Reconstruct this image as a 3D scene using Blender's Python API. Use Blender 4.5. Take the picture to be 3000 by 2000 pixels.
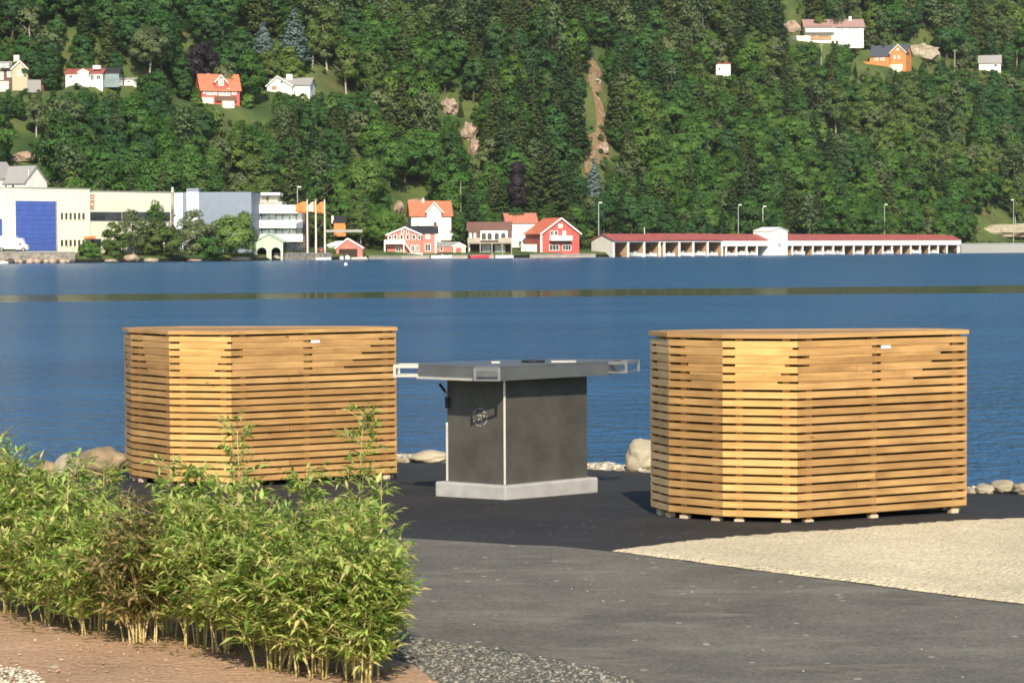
import bpy, bmesh, math, random
import numpy as np
from mathutils import Vector, Matrix, noise
from mathutils.geometry import delaunay_2d_cdt
random.seed(7); RNG = np.random.default_rng(11)
S = bpy.context.scene
for o in list(bpy.data.objects): bpy.data.objects.remove(o)

# ------------------------------------------------------------------ camera
FPX = 7000.0                    # focal length in pixels of the 3000 x 2000 photograph
CAM_H = 1.75
PITCH = math.atan(278.0 / FPX); ROLL = -0.005
cam_d = bpy.data.cameras.new('camera'); cam = bpy.data.objects.new('camera', cam_d)
S.collection.objects.link(cam)
CM = Matrix.Translation((0, 0, CAM_H)) @ Matrix.Rotation(math.pi / 2 - PITCH, 4, 'X') @ Matrix.Rotation(ROLL, 4, 'Z')
cam.matrix_world = CM
cam_d.lens = 36.0 * FPX / 3000.0; cam_d.sensor_width = 36; cam_d.sensor_fit = 'HORIZONTAL'
cam_d.clip_start = 0.1; cam_d.clip_end = 6000
S.camera = cam
# ------------------------------------------------------------------ light
SUN_EL = math.radians(36); SUN_AZ = math.radians(4)     # sun behind the camera, a little to the right
w = bpy.data.worlds.new('World'); S.world = w; w.use_nodes = True
nt = w.node_tree; nt.nodes.clear()
sky = nt.nodes.new('ShaderNodeTexSky'); sky.sky_type = 'NISHITA'; sky.sun_disc = False
sky.sun_elevation = SUN_EL; sky.sun_rotation = math.radians(180) - SUN_AZ
sky.air_density = 1.0; sky.dust_density = 0.6; sky.ozone_density = 1.5
bg = nt.nodes.new('ShaderNodeBackground'); bg.inputs['Strength'].default_value = 0.11
wo = nt.nodes.new('ShaderNodeOutputWorld')
nt.links.new(sky.outputs[0], bg.inputs[0]); nt.links.new(bg.outputs[0], wo.inputs[0])
sd = bpy.data.lights.new('sun', 'SUN'); sd.energy = 4.4; sd.angle = math.radians(0.5); sd.color = (1.0, 0.90, 0.71)
so = bpy.data.objects.new('sun', sd); S.collection.objects.link(so)
sdir = Vector((math.sin(SUN_AZ) * math.cos(SUN_EL), -math.cos(SUN_AZ) * math.cos(SUN_EL), math.sin(SUN_EL)))
so.rotation_euler = sdir.to_track_quat('Z', 'Y').to_euler(); so.location = (0, -20, 30)
S.view_settings.view_transform = 'Standard'; S.view_settings.look = 'None'
S.view_settings.exposure = 0.55; S.view_settings.gamma = 1.0
S.cycles.max_bounces = 6; S.cycles.transparent_max_bounces = 4
S.cycles.filter_width = 1.7

# ------------------------------------------------------------------ helpers
def ray(x, y):
    d = Vector(((x - 1500.0) / FPX, (1000.0 - y) / FPX, -1.0))
    return (CM.to_3x3() @ d)
def at_Y(x, y, Y):
    d = ray(x, y); k = Y / d.y
    return Vector((d.x * k, Y, CAM_H + d.z * k))
def at_z(x, y, z):
    d = ray(x, y); k = (z - CAM_H) / d.z
    return Vector((d.x * k, d.y * k, z))
CMI = CM.inverted()
def proj(p):
    q = CMI @ Vector(p)
    return (1500 + FPX * q.x / -q.z, 1000 - FPX * q.y / -q.z)

COL = bpy.context.scene.collection
def tag(o, label=None, cat=None, group=None, kind=None):
    if label: o['label'] = label
    if cat: o['category'] = cat
    if group: o['group'] = group
    if kind: o['kind'] = kind
    return o
def empty(name, label, cat, loc=(0, 0, 0), rz=0.0, group=None):
    o = bpy.data.objects.new(name, None); COL.objects.link(o)
    o.location = loc; o.rotation_euler = (0, 0, rz); o.empty_display_size = 0.2
    return tag(o, label, cat, group)
class MB:
    def __init__(s): s.v = []; s.f = []; s.m = []; s.uv = []
    def add(s, vs, fs, mi=0, uvs=None):
        b = len(s.v); s.v += [tuple(v) for v in vs]
        for i, f in enumerate(fs):
            s.f.append([b + k for k in f]); s.m.append(mi)
            s.uv.append(uvs[i] if uvs else [(0, 0)] * len(f))
    def box(s, x0, x1, y0, y1, z0, z1, mi=0, T=None):
        vs = [Vector((x, y, z)) for z in (z0, z1) for y in (y0, y1) for x in (x0, x1)]
        if T is not None: vs = [T @ v for v in vs]
        s.add(vs, [(0, 2, 3, 1), (4, 5, 7, 6), (0, 1, 5, 4), (2, 6, 7, 3), (0, 4, 6, 2), (1, 3, 7, 5)], mi)
    def board(s, a, b, th, z0, z1, nrm, ext=0.0, mi=0, seed=0.0):
        """horizontal board from a to b (xy), thickness th behind the outer face, with uv along it"""
        a = Vector((a[0], a[1])); b = Vector((b[0], b[1])); d = (b - a); L = d.length; d /= L
        a = a - d * ext; b = b + d * ext; n = Vector((nrm[0], nrm[1]))
        P = [a, b, b - n * th, a - n * th]
        vs = [(p.x, p.y, z0) for p in P] + [(p.x, p.y, z1) for p in P]
        u0 = seed * 7.3; u1 = u0 + L; q = seed * 3.1
        h = z1 - z0
        F = [(0, 1, 5, 4), (1, 2, 6, 5), (2, 3, 7, 6), (3, 0, 4, 7), (4, 5, 6, 7), (3, 2, 1, 0)]
        U = [[(u0, q), (u1, q), (u1, q + h), (u0, q + h)], [(u1, q), (u1, q + th), (u1, q + th + h), (u1, q + h)],
             [(u1, q), (u0, q), (u0, q + h), (u1, q + h)], [(u0, q), (u0, q + th), (u0, q + th + h), (u0, q + h)],
             [(u0, q), (u1, q), (u1, q + th), (u0, q + th)], [(u0, q), (u1, q), (u1, q + th), (u0, q + th)]]
        s.add(vs, F, mi, U)
    def prism(s, pts, z0, z1, mi=0):
        n = len(pts); vs = [(p[0], p[1], z0) for p in pts] + [(p[0], p[1], z1) for p in pts]
        fs = [tuple(range(n - 1, -1, -1)), tuple(range(n, 2 * n))] + [(i, (i + 1) % n, n + (i + 1) % n, n + i) for i in range(n)]
        s.add(vs, fs, mi)
    def extr(s, prof, a, b, mi=0):
        """profile points given as functions: prof list of (y,z); extruded from x=a to x=b"""
        n = len(prof); vs = [(a, p[0], p[1]) for p in prof] + [(b, p[0], p[1]) for p in prof]
        fs = [tuple(range(n - 1, -1, -1)), tuple(range(n, 2 * n))] + [(i, (i + 1) % n, n + (i + 1) % n, n + i) for i in range(n)]
        s.add(vs, fs, mi)
    def tube(s, pts, rad, seg=6, mi=0, caps=True):
        pts = [Vector(p) for p in pts]; n = len(pts)
        if not hasattr(rad, '__len__'): rad = [rad] * n
        rings = []
        for i, p in enumerate(pts):
            t = (pts[min(i + 1, n - 1)] - pts[max(i - 1, 0)]).normalized()
            u = t.orthogonal().normalized() if abs(t.z) < 0.99 else Vector((1, 0, 0))
            u = (u - t * u.dot(t)).normalized(); v = t.cross(u)
            rings.append([p + (u * math.cos(2 * math.pi * k / seg) + v * math.sin(2 * math.pi * k / seg)) * rad[i] for k in range(seg)])
        vs = [q for r in rings for q in r]; fs = []
        for i in range(n - 1):
            for k in range(seg):
                fs.append((i * seg + k, i * seg + (k + 1) % seg, (i + 1) * seg + (k + 1) % seg, (i + 1) * seg + k))
        if caps: fs += [tuple(range(seg - 1, -1, -1)), tuple((n - 1) * seg + k for k in range(seg))]
        s.add(vs, fs, mi)
    def build(s, name, mats, parent=None, smooth=False, bevel=0, fix=True):
        me = bpy.data.meshes.new(name); me.from_pydata(s.v, [], s.f)
        if not isinstance(mats, (list, tuple)): mats = [mats]
        for m in mats: me.materials.append(m)
        me.polygons.foreach_set('material_index', s.m)
        uvl = me.uv_layers.new(name='UVMap')
        flat = [c for f in s.uv for q in f for c in q]
        uvl.data.foreach_set('uv', flat)
        if smooth: me.polygons.foreach_set('use_smooth', [True] * len(me.polygons))
        if fix:
            bm = bmesh.new(); bm.from_mesh(me); bmesh.ops.recalc_face_normals(bm, faces=bm.faces); bm.to_mesh(me); bm.free()
        me.update()
        o = bpy.data.objects.new(name, me); COL.objects.link(o)
        if parent is not None: o.parent = parent
        if bevel:
            b = o.modifiers.new('bevel', 'BEVEL'); b.width = bevel; b.segments = 2; b.limit_method = 'ANGLE'
        return o
def np_mesh(name, V, F, mat, parent=None, smooth=False, attr=None):
    """V (n,3), F (m,k) numpy"""
    me = bpy.data.meshes.new(name); n, k = F.shape
    me.vertices.add(len(V)); me.vertices.foreach_set('co', V.astype(np.float32).ravel())
    me.loops.add(n * k); me.loops.foreach_set('vertex_index', F.astype(np.int32).ravel())
    me.polygons.add(n); me.polygons.foreach_set('loop_start', np.arange(0, n * k, k, dtype=np.int32))
    if attr is not None:
        a = me.attributes.new('tint', 'FLOAT', 'POINT'); a.data.foreach_set('value', attr.astype(np.float32))
    me.update(calc_edges=True); me.validate()
    if smooth: me.polygons.foreach_set('use_smooth', [True] * len(me.polygons))
    if mat: me.materials.append(mat)
    o = bpy.data.objects.new(name, me); COL.objects.link(o)
    if parent is not None: o.parent = parent
    return o

# ------------------------------------------------------------------ materials
def N(nt, t, **kw):
    n = nt.nodes.new(t)
    for k, v in kw.items():
        if k in n.inputs.keys() if hasattr(n.inputs, 'keys') else False: n.inputs[k].default_value = v
        else: setattr(n, k, v)
    return n
def newmat(name):
    m = bpy.data.materials.new(name); m.use_nodes = True; nt = m.node_tree
    return m, nt, nt.nodes['Principled BSDF']
def c4(c): return (c[0], c[1], c[2], 1.0)
def plain(name, col, rough=0.7, metal=0.0, var=0.12, scale=3.0, spec=0.4, bump=0.0, bscale=40.0):
    m, nt, b = newmat(name); L = nt.links
    b.inputs['Roughness'].default_value = rough; b.inputs['Metallic'].default_value = metal
    b.inputs['Specular IOR Level'].default_value = spec
    tc = N(nt, 'ShaderNodeTexCoord'); n = N(nt, 'ShaderNodeTexNoise'); n.inputs['Scale'].default_value = scale; n.inputs['Detail'].default_value = 5
    L.new(tc.outputs['Object'], n.inputs['Vector'])
    r = N(nt, 'ShaderNodeValToRGB'); L.new(n.outputs['Fac'], r.inputs['Fac'])
    r.color_ramp.elements[0].position = 0.3; r.color_ramp.elements[1].position = 0.7
    r.color_ramp.elements[0].color = c4([c * (1 - var) for c in col]); r.color_ramp.elements[1].color = c4([min(1, c * (1 + var)) for c in col])
    L.new(r.outputs[0], b.inputs['Base Color'])
    if bump:
        n2 = N(nt, 'ShaderNodeTexNoise'); n2.inputs['Scale'].default_value = bscale; n2.inputs['Detail'].default_value = 4
        L.new(tc.outputs['Object'], n2.inputs['Vector'])
        bp = N(nt, 'ShaderNodeBump'); bp.inputs['Strength'].default_value = bump; bp.inputs['Distance'].default_value = 0.02
        L.new(n2.outputs['Fac'], bp.inputs['Height']); L.new(bp.outputs[0], b.inputs['Normal'])
    return m
def siding(name, col, step=0.25, axis='z', rough=0.6, var=0.1, depth=0.35):
    """painted cladding: thin darker joints every step metres"""
    m, nt, b = newmat(name); L = nt.links; b.inputs['Roughness'].default_value = rough
    tc = N(nt, 'ShaderNodeTexCoord'); sp = N(nt, 'ShaderNodeSeparateXYZ'); L.new(tc.outputs['Object'], sp.inputs[0])
    mu = N(nt, 'ShaderNodeMath', operation='MULTIPLY'); mu.inputs[1].default_value = 1.0 / step
    L.new(sp.outputs['Z' if axis == 'z' else 'X'], mu.inputs[0])
    fr = N(nt, 'ShaderNodeMath', operation='FRACT'); L.new(mu.outputs[0], fr.inputs[0])
    lt = N(nt, 'ShaderNodeMath', operation='LESS_THAN'); lt.inputs[1].default_value = 0.14; L.new(fr.outputs[0], lt.inputs[0])
    n = N(nt, 'ShaderNodeTexNoise'); n.inputs['Scale'].default_value = 0.8; n.inputs['Detail'].default_value = 6; L.new(tc.outputs['Object'], n.inputs['Vector'])
    r = N(nt, 'ShaderNodeValToRGB'); L.new(n.outputs['Fac'], r.inputs['Fac'])
    r.color_ramp.elements[0].position = 0.3; r.color_ramp.elements[1].position = 0.7
    r.color_ramp.elements[0].color = c4([c * (1 - var) for c in col]); r.color_ramp.elements[1].color = c4([min(1, c * (1 + var)) for c in col])
    mx = N(nt, 'ShaderNodeMix', data_type='RGBA', blend_type='MIX'); L.new(lt.outputs[0], mx.inputs[0]); L.new(r.outputs[0], mx.inputs[6])
    mx.inputs[7].default_value = c4([c * (1 - depth) for c in col]); L.new(mx.outputs[2], b.inputs['Base Color'])
    return m
M = {}
M['white'] = siding('white_boards', (0.86, 0.84, 0.76), 0.3)
M['cream'] = plain('cream_render', (0.84, 0.80, 0.60), 0.7, var=0.05, scale=0.3)
M['cream2'] = plain('pale_panel', (0.72, 0.69, 0.55), 0.7, var=0.06, scale=0.2)
M['buff'] = plain('buff_render', (0.50, 0.43, 0.30), 0.8, var=.1)
M['panelblue'] = siding('grey_blue_sheet', (0.22, 0.26, 0.33), 0.8, axis='x', var=0.08, depth=0.12)
M['panelwhite'] = plain('white_sheet', (0.62, 0.66, 0.74), 0.5, var=0.05)
M['door_blue'] = siding('blue_folding_door', (0.06, 0.11, 0.40), 1.0, var=0.12, depth=0.3)
M['red'] = siding('red_boards', (0.54, 0.10, 0.08), 0.3, var=0.1)
M['pinkred'] = siding('faded_red_boards', (0.60, 0.19, 0.145), 0.3, var=0.1)
M['orange'] = siding('orange_boards', (0.70, 0.26, 0.08), 0.3)
M['tile_o'] = siding('orange_tiles', (0.60, 0.17, 0.09), 0.35, var=0.15, depth=0.3)
M['tile_r'] = siding('red_tiles', (0.48, 0.17, 0.11), 0.35, var=0.15, depth=0.3)
M['roof_br'] = siding('dull_red_roofing', (0.34, 0.085, 0.07), 0.4, var=0.2, depth=0.25)
M['roof_cafe'] = siding('brown_tiles', (0.20, 0.10, 0.075), 0.35, var=0.2)
M['roof_dark'] = plain('dark_roofing', (0.03, 0.03, 0.035), 0.6, var=0.2)
M['roof_slate'] = plain('slate_roofing', (0.07, 0.08, 0.10), 0.6, var=0.2)
M['roof_grey'] = plain('grey_roofing', (0.30, 0.29, 0.28), 0.7, var=0.15)
M['roof_pink'] = plain('faded_pink_roofing', (0.34, 0.21, 0.19), 0.7, var=0.12)
M['brownwall'] = siding('brown_boards', (0.13, 0.07, 0.045), 0.25, var=0.2)
M['trim'] = plain('white_trim', (0.88, 0.86, 0.80), 0.5, var=0.04)
M['glass'] = plain('window_glass', (0.035, 0.045, 0.055), 0.12, var=0.4, scale=1.0, spec=0.8)
M['glass_pale'] = plain('window_with_curtain', (0.42, 0.44, 0.42), 0.2, var=0.3, scale=1.5, spec=0.8)
M['glass_band'] = plain('office_glass', (0.20, 0.26, 0.27), 0.15, var=0.35, scale=0.35, spec=0.8)
M['mint'] = siding('mint_green_boards', (0.50, 0.62, 0.46), 0.3, axis='x')
M['tan_wood'] = siding('tan_boards', (0.42, 0.26, 0.15), 0.3, axis='x', var=0.15)
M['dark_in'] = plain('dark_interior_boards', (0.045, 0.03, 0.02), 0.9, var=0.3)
M['concrete'] = plain('concrete', (0.38, 0.37, 0.34), 0.85, var=0.15, scale=2.5, bump=0.4, bscale=60)
M['quay'] = plain('weathered_quay', (0.42, 0.36, 0.29), 0.9, var=0.2, scale=0.6)
M['stone_wall'] = plain('rough_stone', (0.27, 0.24, 0.20), 0.95, var=0.45, scale=1.2)
M['rock'] = plain('pale_rock', (0.34, 0.29, 0.21), 0.95, var=0.42, scale=2.0, bump=0.8, bscale=12)
M['rock_brown'] = plain('brown_shore_rock', (0.25, 0.185, 0.115), 0.95, var=0.5, scale=3.5, bump=1.0, bscale=10)
M['rock_far'] = plain('pinkish_cliff_rock', (0.34, 0.25, 0.19), 0.95, var=0.4, scale=0.5)
M['shore_rock'] = plain('dark_wet_rock', (0.05, 0.05, 0.045), 0.7, var=0.5, scale=0.8)
M['metal'] = plain('galvanised_steel', (0.45, 0.47, 0.44), 0.45, metal=0.3, var=0.1)
M['pole_white'] = plain('white_painted_pole', (0.75, 0.72, 0.62), 0.5, var=0.05)
M['wood_pole'] = plain('weathered_timber_pole', (0.32, 0.30, 0.22), 0.85, var=0.2)
M['flag_o'] = plain('orange_flag_cloth', (0.90, 0.24, 0.07), 0.8, var=0.15, scale=0.8)
M['flag_w'] = plain('white_flag_cloth', (0.85, 0.78, 0.62), 0.8, var=0.1, scale=0.8)
M['boat_white'] = plain('white_gelcoat', (0.82, 0.82, 0.80), 0.25, var=0.03, spec=0.6)
M['boat_red'] = plain('red_gelcoat', (0.72, 0.07, 0.09), 0.3, var=0.05, spec=0.6)
M['boat_dark'] = plain('black_outboard', (0.03, 0.03, 0.035), 0.4, var=0.1)
M['tyre'] = plain('black_rubber', (0.02, 0.02, 0.02), 0.8, var=0.1)
M['sign_red'] = plain('dull_red_lettering', (0.50, 0.16, 0.10), 0.6, var=0.05)
M['bark'] = plain('bark', (0.10, 0.08, 0.06), 0.95, var=0.3, scale=2)
M['bark_pale'] = plain('pale_birch_bark', (0.42, 0.38, 0.32), 0.9, var=0.25, scale=2)

def leafmat(name, stops, transl=0.25, objrand=True, islandrand=False, scale=0.35, hue=0.0):
    m = bpy.data.materials.new(name); m.use_nodes = True; nt = m.node_tree; nt.nodes.clear(); L = nt.links
    out = N(nt, 'ShaderNodeOutputMaterial'); d = N(nt, 'ShaderNodeBsdfPrincipled'); d.inputs['Roughness'].default_value = 0.55
    d.inputs['Specular IOR Level'].default_value = 0.25
    t = N(nt, 'ShaderNodeBsdfTranslucent'); ms = N(nt, 'ShaderNodeMixShader'); ms.inputs[0].default_value = transl
    r = N(nt, 'ShaderNodeValToRGB')
    for i, (p, c) in enumerate(stops):
        if i < 2: e = r.color_ramp.elements[i]; e.position = p
        else: e = r.color_ramp.elements.new(p)
        e.color = c4(c)
    add = None
    if objrand:
        oi = N(nt, 'ShaderNodeObjectInfo'); src = oi.outputs['Random']
    else:
        g = N(nt, 'ShaderNodeNewGeometry'); src = g.outputs['Random Per Island']
    L.new(src, r.inputs['Fac'])
    hs = N(nt, 'ShaderNodeHueSaturation'); L.new(r.outputs[0], hs.inputs['Color'])
    at = N(nt, 'ShaderNodeAttribute'); at.attribute_name = 'tint'
    L.new(at.outputs['Fac'], hs.inputs['Value'])
    L.new(hs.outputs[0], d.inputs['Base Color']); L.new(hs.outputs[0], t.inputs['Color'])
    L.new(d.outputs[0], ms.inputs[1]); L.new(t.outputs[0], ms.inputs[2]); L.new(ms.outputs[0], out.inputs[0])
    return m
M['leaf'] = leafmat('broadleaf_foliage', [(0, (0.044, 0.105, 0.022)), (1, (0.095, 0.185, 0.030)), (0.35, (0.055, 0.135, 0.024)), (0.7, (0.074, 0.160, 0.030))], transl=.33)
M['leaf_dk'] = leafmat('deep_green_foliage', [(0, (0.030, 0.080, 0.024)), (1, (0.052, 0.122, 0.028)), (0.5, (0.038, 0.100, 0.025))], transl=.3)
M['leaf_ol'] = leafmat('olive_foliage', [(0, (0.085, 0.130, 0.030)), (1, (0.125, 0.190, 0.035)), (0.5, (0.100, 0.145, 0.036))], transl=.35)
M['leaf_con'] = leafmat('conifer_needles', [(0, (0.038, 0.070, 0.026)), (1, (0.070, 0.102, 0.032)), (0.5, (0.050, 0.088, 0.028)), (0.8, (0.085, 0.110, 0.034))], transl=0.25)
M['leaf_blue'] = leafmat('blue_spruce_needles', [(0, (0.13, 0.19, 0.17)), (1, (0.16, 0.22, 0.20))], transl=0.1)
M['leaf_purple'] = leafmat('copper_beech_leaves', [(0, (0.018, 0.013, 0.018)), (1, (0.022, 0.015, 0.02))], transl=0.05)  # also colours the dark shape added for a shadow gap
M['leaf_birch'] = leafmat('birch_leaves', [(0, (0.10, 0.135, 0.055)), (1, (0.12, 0.15, 0.06))])
M['leaf_lime'] = leafmat('bright_green_leaves', [(0, (0.10, 0.19, 0.035)), (1, (0.13, 0.21, 0.045))])
M['leaf_pine'] = leafmat('pine_needles', [(0, (0.068, 0.110, 0.040)), (1, (0.10, 0.135, 0.050))], transl=0.25)

# ================================================================== NEAR GROUND
WATER_Z = -1.2
def g(Y): return -0.024 * max(0.0, Y - 15.0)
def gpx(x, y, dz=0.0):
    z = 0.0
    for _ in range(8):
        p = at_z(x, y, z + dz); z = g(p.y)
    return Vector((p.x, p.y, z + dz))
def fbm(x, y, s=1.0, o=3):
    v = 0; a = 1; t = 0
    for i in range(o):
        v += a * noise.noise(Vector((x * s, y * s, 3.7 * i))); t += a; a *= .5; s *= 2.1
    return v / t
def sheet(name, px, dz, mat, disp=None, step=0.25, edge=0.12, wob=0.0, world=None):
    P = [gpx(x, y).to_2d() for x, y in px] if world is None else [Vector(p) for p in world]
    B = []
    for i, a in enumerate(P):
        b = P[(i + 1) % len(P)]; n = max(1, int((b - a).length / edge))
        for k in range(n):
            q = a.lerp(b, k / n)
            if wob:
                q = q + Vector((noise.noise(Vector((q.x * 3, q.y * 3, 1))), noise.noise(Vector((q.x * 3, q.y * 3, 7))))) * wob \
                      + Vector((noise.noise(Vector((q.x * 14, q.y * 14, 2))), noise.noise(Vector((q.x * 14, q.y * 14, 5))))) * wob * .5
            B.append(q)
    xs = [p.x for p in B]; ys = [p.y for p in B]
    def inside(x, y):
        c = False; j = len(B) - 1
        for i in range(len(B)):
            if (B[i].y > y) != (B[j].y > y) and x < (B[j].x - B[i].x) * (y - B[i].y) / (B[j].y - B[i].y) + B[i].x: c = not c
            j = i
        return c
    I = []
    y = math.floor(min(ys)); 
    while y < max(ys):
        x = math.floor(min(xs))
        while x < max(xs):
            if inside(x, y): I.append(Vector((x, y)))
            x += step
        y += step
    V = B + I; n = len(B)
    r = delaunay_2d_cdt(V, [(i, (i + 1) % n) for i in range(n)], [list(range(n))], 1, 1e-5)
    mb = MB(); bset = set()
    out = []
    for v, orig in zip(r[0], r[3]):
        isb = any(k < n for k in orig)
        h = g(v.y) + dz
        if disp and not isb: h += disp(v.x, v.y)
        out.append((v.x, v.y, h))
    mb.add(out, [tuple(f) for f in r[2]])
    o = mb.build(name, mat, smooth=True, fix=False)
    me = o.data
    if me.polygons and sum(p.normal.z for p in me.polygons) < 0: me.flip_normals()
    return o

def speckle(name, base, var, specks, scale_sp, thr, streak=None, rough=0.85, bump=0.5, bscale=80, bdist=0.01, iso=False):
    m, nt, b = newmat(name); L = nt.links; b.inputs['Roughness'].default_value = rough; b.inputs['Specular IOR Level'].default_value = 0.3
    tc = N(nt, 'ShaderNodeTexCoord')
    n = N(nt, 'ShaderNodeTexNoise'); n.inputs['Scale'].default_value = 1.1; n.inputs['Detail'].default_value = 8; n.inputs['Roughness'].default_value = .65
    L.new(tc.outputs['Object'], n.inputs['Vector'])
    r = N(nt, 'ShaderNodeValToRGB'); L.new(n.outputs['Fac'], r.inputs['Fac'])
    r.color_ramp.elements[0].position = .35; r.color_ramp.elements[1].position = .68
    r.color_ramp.elements[0].color = c4([c * (1 - var) for c in base]); r.color_ramp.elements[1].color = c4([c * (1 + var) for c in base])
    cur = r.outputs[0]
    f = N(nt, 'ShaderNodeTexNoise'); f.inputs['Scale'].default_value = 55; f.inputs['Detail'].default_value = 3; L.new(tc.outputs['Object'], f.inputs['Vector'])
    fr = N(nt, 'ShaderNodeValToRGB'); L.new(f.outputs['Fac'], fr.inputs['Fac'])
    fr.color_ramp.elements[0].position = .3; fr.color_ramp.elements[1].position = .7
    fr.color_ramp.elements[0].color = (.72, .72, .72, 1); fr.color_ramp.elements[1].color = (1.3, 1.3, 1.3, 1)
    mx = N(nt, 'ShaderNodeMix', data_type='RGBA', blend_type='MULTIPLY'); mx.inputs[0].default_value = 1; L.new(cur, mx.inputs[6]); L.new(fr.outputs[0], mx.inputs[7]); cur = mx.outputs[2]
    if streak:
        mp = N(nt, 'ShaderNodeMapping'); mp.inputs['Scale'].default_value = (2.2, 2.6, 1) if iso else (0.9, 2.6, 1); mp.inputs['Rotation'].default_value = (0, 0, .12)
        L.new(tc.outputs['Object'], mp.inputs['Vector'])
        s = N(nt, 'ShaderNodeTexNoise'); s.inputs['Scale'].default_value = 1.6; s.inputs['Detail'].default_value = 7; s.inputs['Roughness'].default_value = .7; L.new(mp.outputs[0], s.inputs['Vector'])
        sr = N(nt, 'ShaderNodeValToRGB'); L.new(s.outputs['Fac'], sr.inputs['Fac']); sr.color_ramp.elements[0].position = .52; sr.color_ramp.elements[1].position = .72
        sr.color_ramp.elements[0].color = (0, 0, 0, 1); sr.color_ramp.elements[1].color = (.75, .75, .75, 1)
        mx = N(nt, 'ShaderNodeMix', data_type='RGBA'); L.new(sr.outputs[0], mx.inputs[0]); L.new(cur, mx.inputs[6]); mx.inputs[7].default_value = c4(streak); cur = mx.outputs[2]
    if specks:
        v = N(nt, 'ShaderNodeTexVoronoi'); v.inputs['Scale'].default_value = scale_sp; L.new(tc.outputs['Object'], v.inputs['Vector'])
        lt = N(nt, 'ShaderNodeMath', operation='LESS_THAN'); lt.inputs[1].default_value = 0.22; L.new(v.outputs['Distance'], lt.inputs[0])
        sp = N(nt, 'ShaderNodeSeparateColor'); L.new(v.outputs['Color'], sp.inputs[0])
        gt = N(nt, 'ShaderNodeMath', operation='GREATER_THAN'); gt.inputs[1].default_value = thr; L.new(sp.outputs[0], gt.inputs[0])
        mu = N(nt, 'ShaderNodeMath', operation='MULTIPLY'); L.new(lt.outputs[0], mu.inputs[0]); L.new(gt.outputs[0], mu.inputs[1])
        mx = N(nt, 'ShaderNodeMix', data_type='RGBA'); L.new(mu.outputs[0], mx.inputs[0]); L.new(cur, mx.inputs[6]); mx.inputs[7].default_value = c4(specks); cur = mx.outputs[2]
    L.new(cur, b.inputs['Base Color'])
    n2 = N(nt, 'ShaderNodeTexNoise'); n2.inputs['Scale'].default_value = bscale; n2.inputs['Detail'].default_value = 5; L.new(tc.outputs['Object'], n2.inputs['Vector'])
    bp = N(nt, 'ShaderNodeBump'); bp.inputs['Strength'].default_value = bump; bp.inputs['Distance'].default_value = bdist
    L.new(n2.outputs['Fac'], bp.inputs['Height']); L.new(bp.outputs[0], b.inputs['Normal'])
    return m
M['asph_new'] = speckle('fresh_black_asphalt', (0.024, 0.0235, 0.0245), .25, (0.10, 0.10, 0.10), 18, .93, streak=(0.042, 0.040, 0.038))
M['asph_old'] = speckle('worn_grey_asphalt', (0.128, 0.119, 0.100), .28, (0.30, 0.29, 0.26), 13, .93, streak=(0.23, 0.21, 0.165))
M['gravel'] = speckle('pale_crushed_gravel', (0.62, 0.53, 0.36), .14, (0.26, 0.22, 0.17), 22, .9, streak=(0.62, 0.47, 0.32), bump=1.0, bscale=38, bdist=.03, iso=True)
M['soil'] = speckle('reddish_brown_soil', (0.375, 0.235, 0.145), .18, (0.52, 0.41, 0.30), 16, .98, streak=(0.44, 0.30, 0.195), bump=.6, bscale=24, bdist=.03, iso=True)
M['verge'] = speckle('grey_gravel_verge', (0.125, 0.118, 0.10), .35, (0.36, 0.33, 0.27), 40, .6, bump=1.0, bscale=50, bdist=.03)
M['bankrock'] = speckle('pale_shore_gravel', (0.46, 0.41, 0.31), .35, (0.24, 0.20, 0.15), 9, .8, bump=1.0, bscale=9, bdist=.1)

CREST = [(-3000, 1420), (-300, 1392), (100, 1377), (400, 1362), (800, 1350), (1180, 1341), (1330, 1341), (1720, 1363), (1900, 1372), (2400, 1402), (2840, 1432), (3300, 1452), (6000, 1560)]
CW = [gpx(x, y) for x, y in CREST]
def crestY(X):
    if X <= CW[0].x: return CW[0].y
    for a, b in zip(CW, CW[1:]):
        if X <= b.x: return a.y + (b.y - a.y) * (X - a.x) / (b.x - a.x)
    return CW[-1].y
mb = MB(); cols = []
xs = [-60, -40, -25, -15, -10] + [-7 + .2 * i for i in range(71)] + [9, 12, 16, 25, 40, 60]
for X in xs:
    yc = crestY(X) + 0.15 * fbm(X, 0, 1.3); col = []
    for Y in (-60, -30, -10, 0, 6, 9, 12, 15): col.append((X, Y, g(Y)))
    for k in range(1, 9):
        Y = 15 + (yc - 15) * k / 8
        bump = 0.0 if k < 8 else 0.03 + 0.04 * fbm(X, Y, 2.5)
        col.append((X, Y, g(Y) + bump))
    for dy, z in ((.35, -.06), (.9, -.40), (1.6, -.85), (2.3, -1.25), (4, -1.9), (7, -3.0)):
        col.append((X, yc + dy + .12 * fbm(X + 9, dy, 2), g(yc) + z + 0.10 * fbm(X, yc + dy, 2.2)))
    cols.append(col)
n = len(cols[0]); vs = [v for c in cols for v in c]
mb.add(vs, [(i * n + j, (i + 1) * n + j, (i + 1) * n + j + 1, i * n + j + 1) for i in range(len(cols) - 1) for j in range(n - 1)])
tag(mb.build('ground', M['bankrock'], smooth=True, fix=False), kind='structure')

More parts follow.
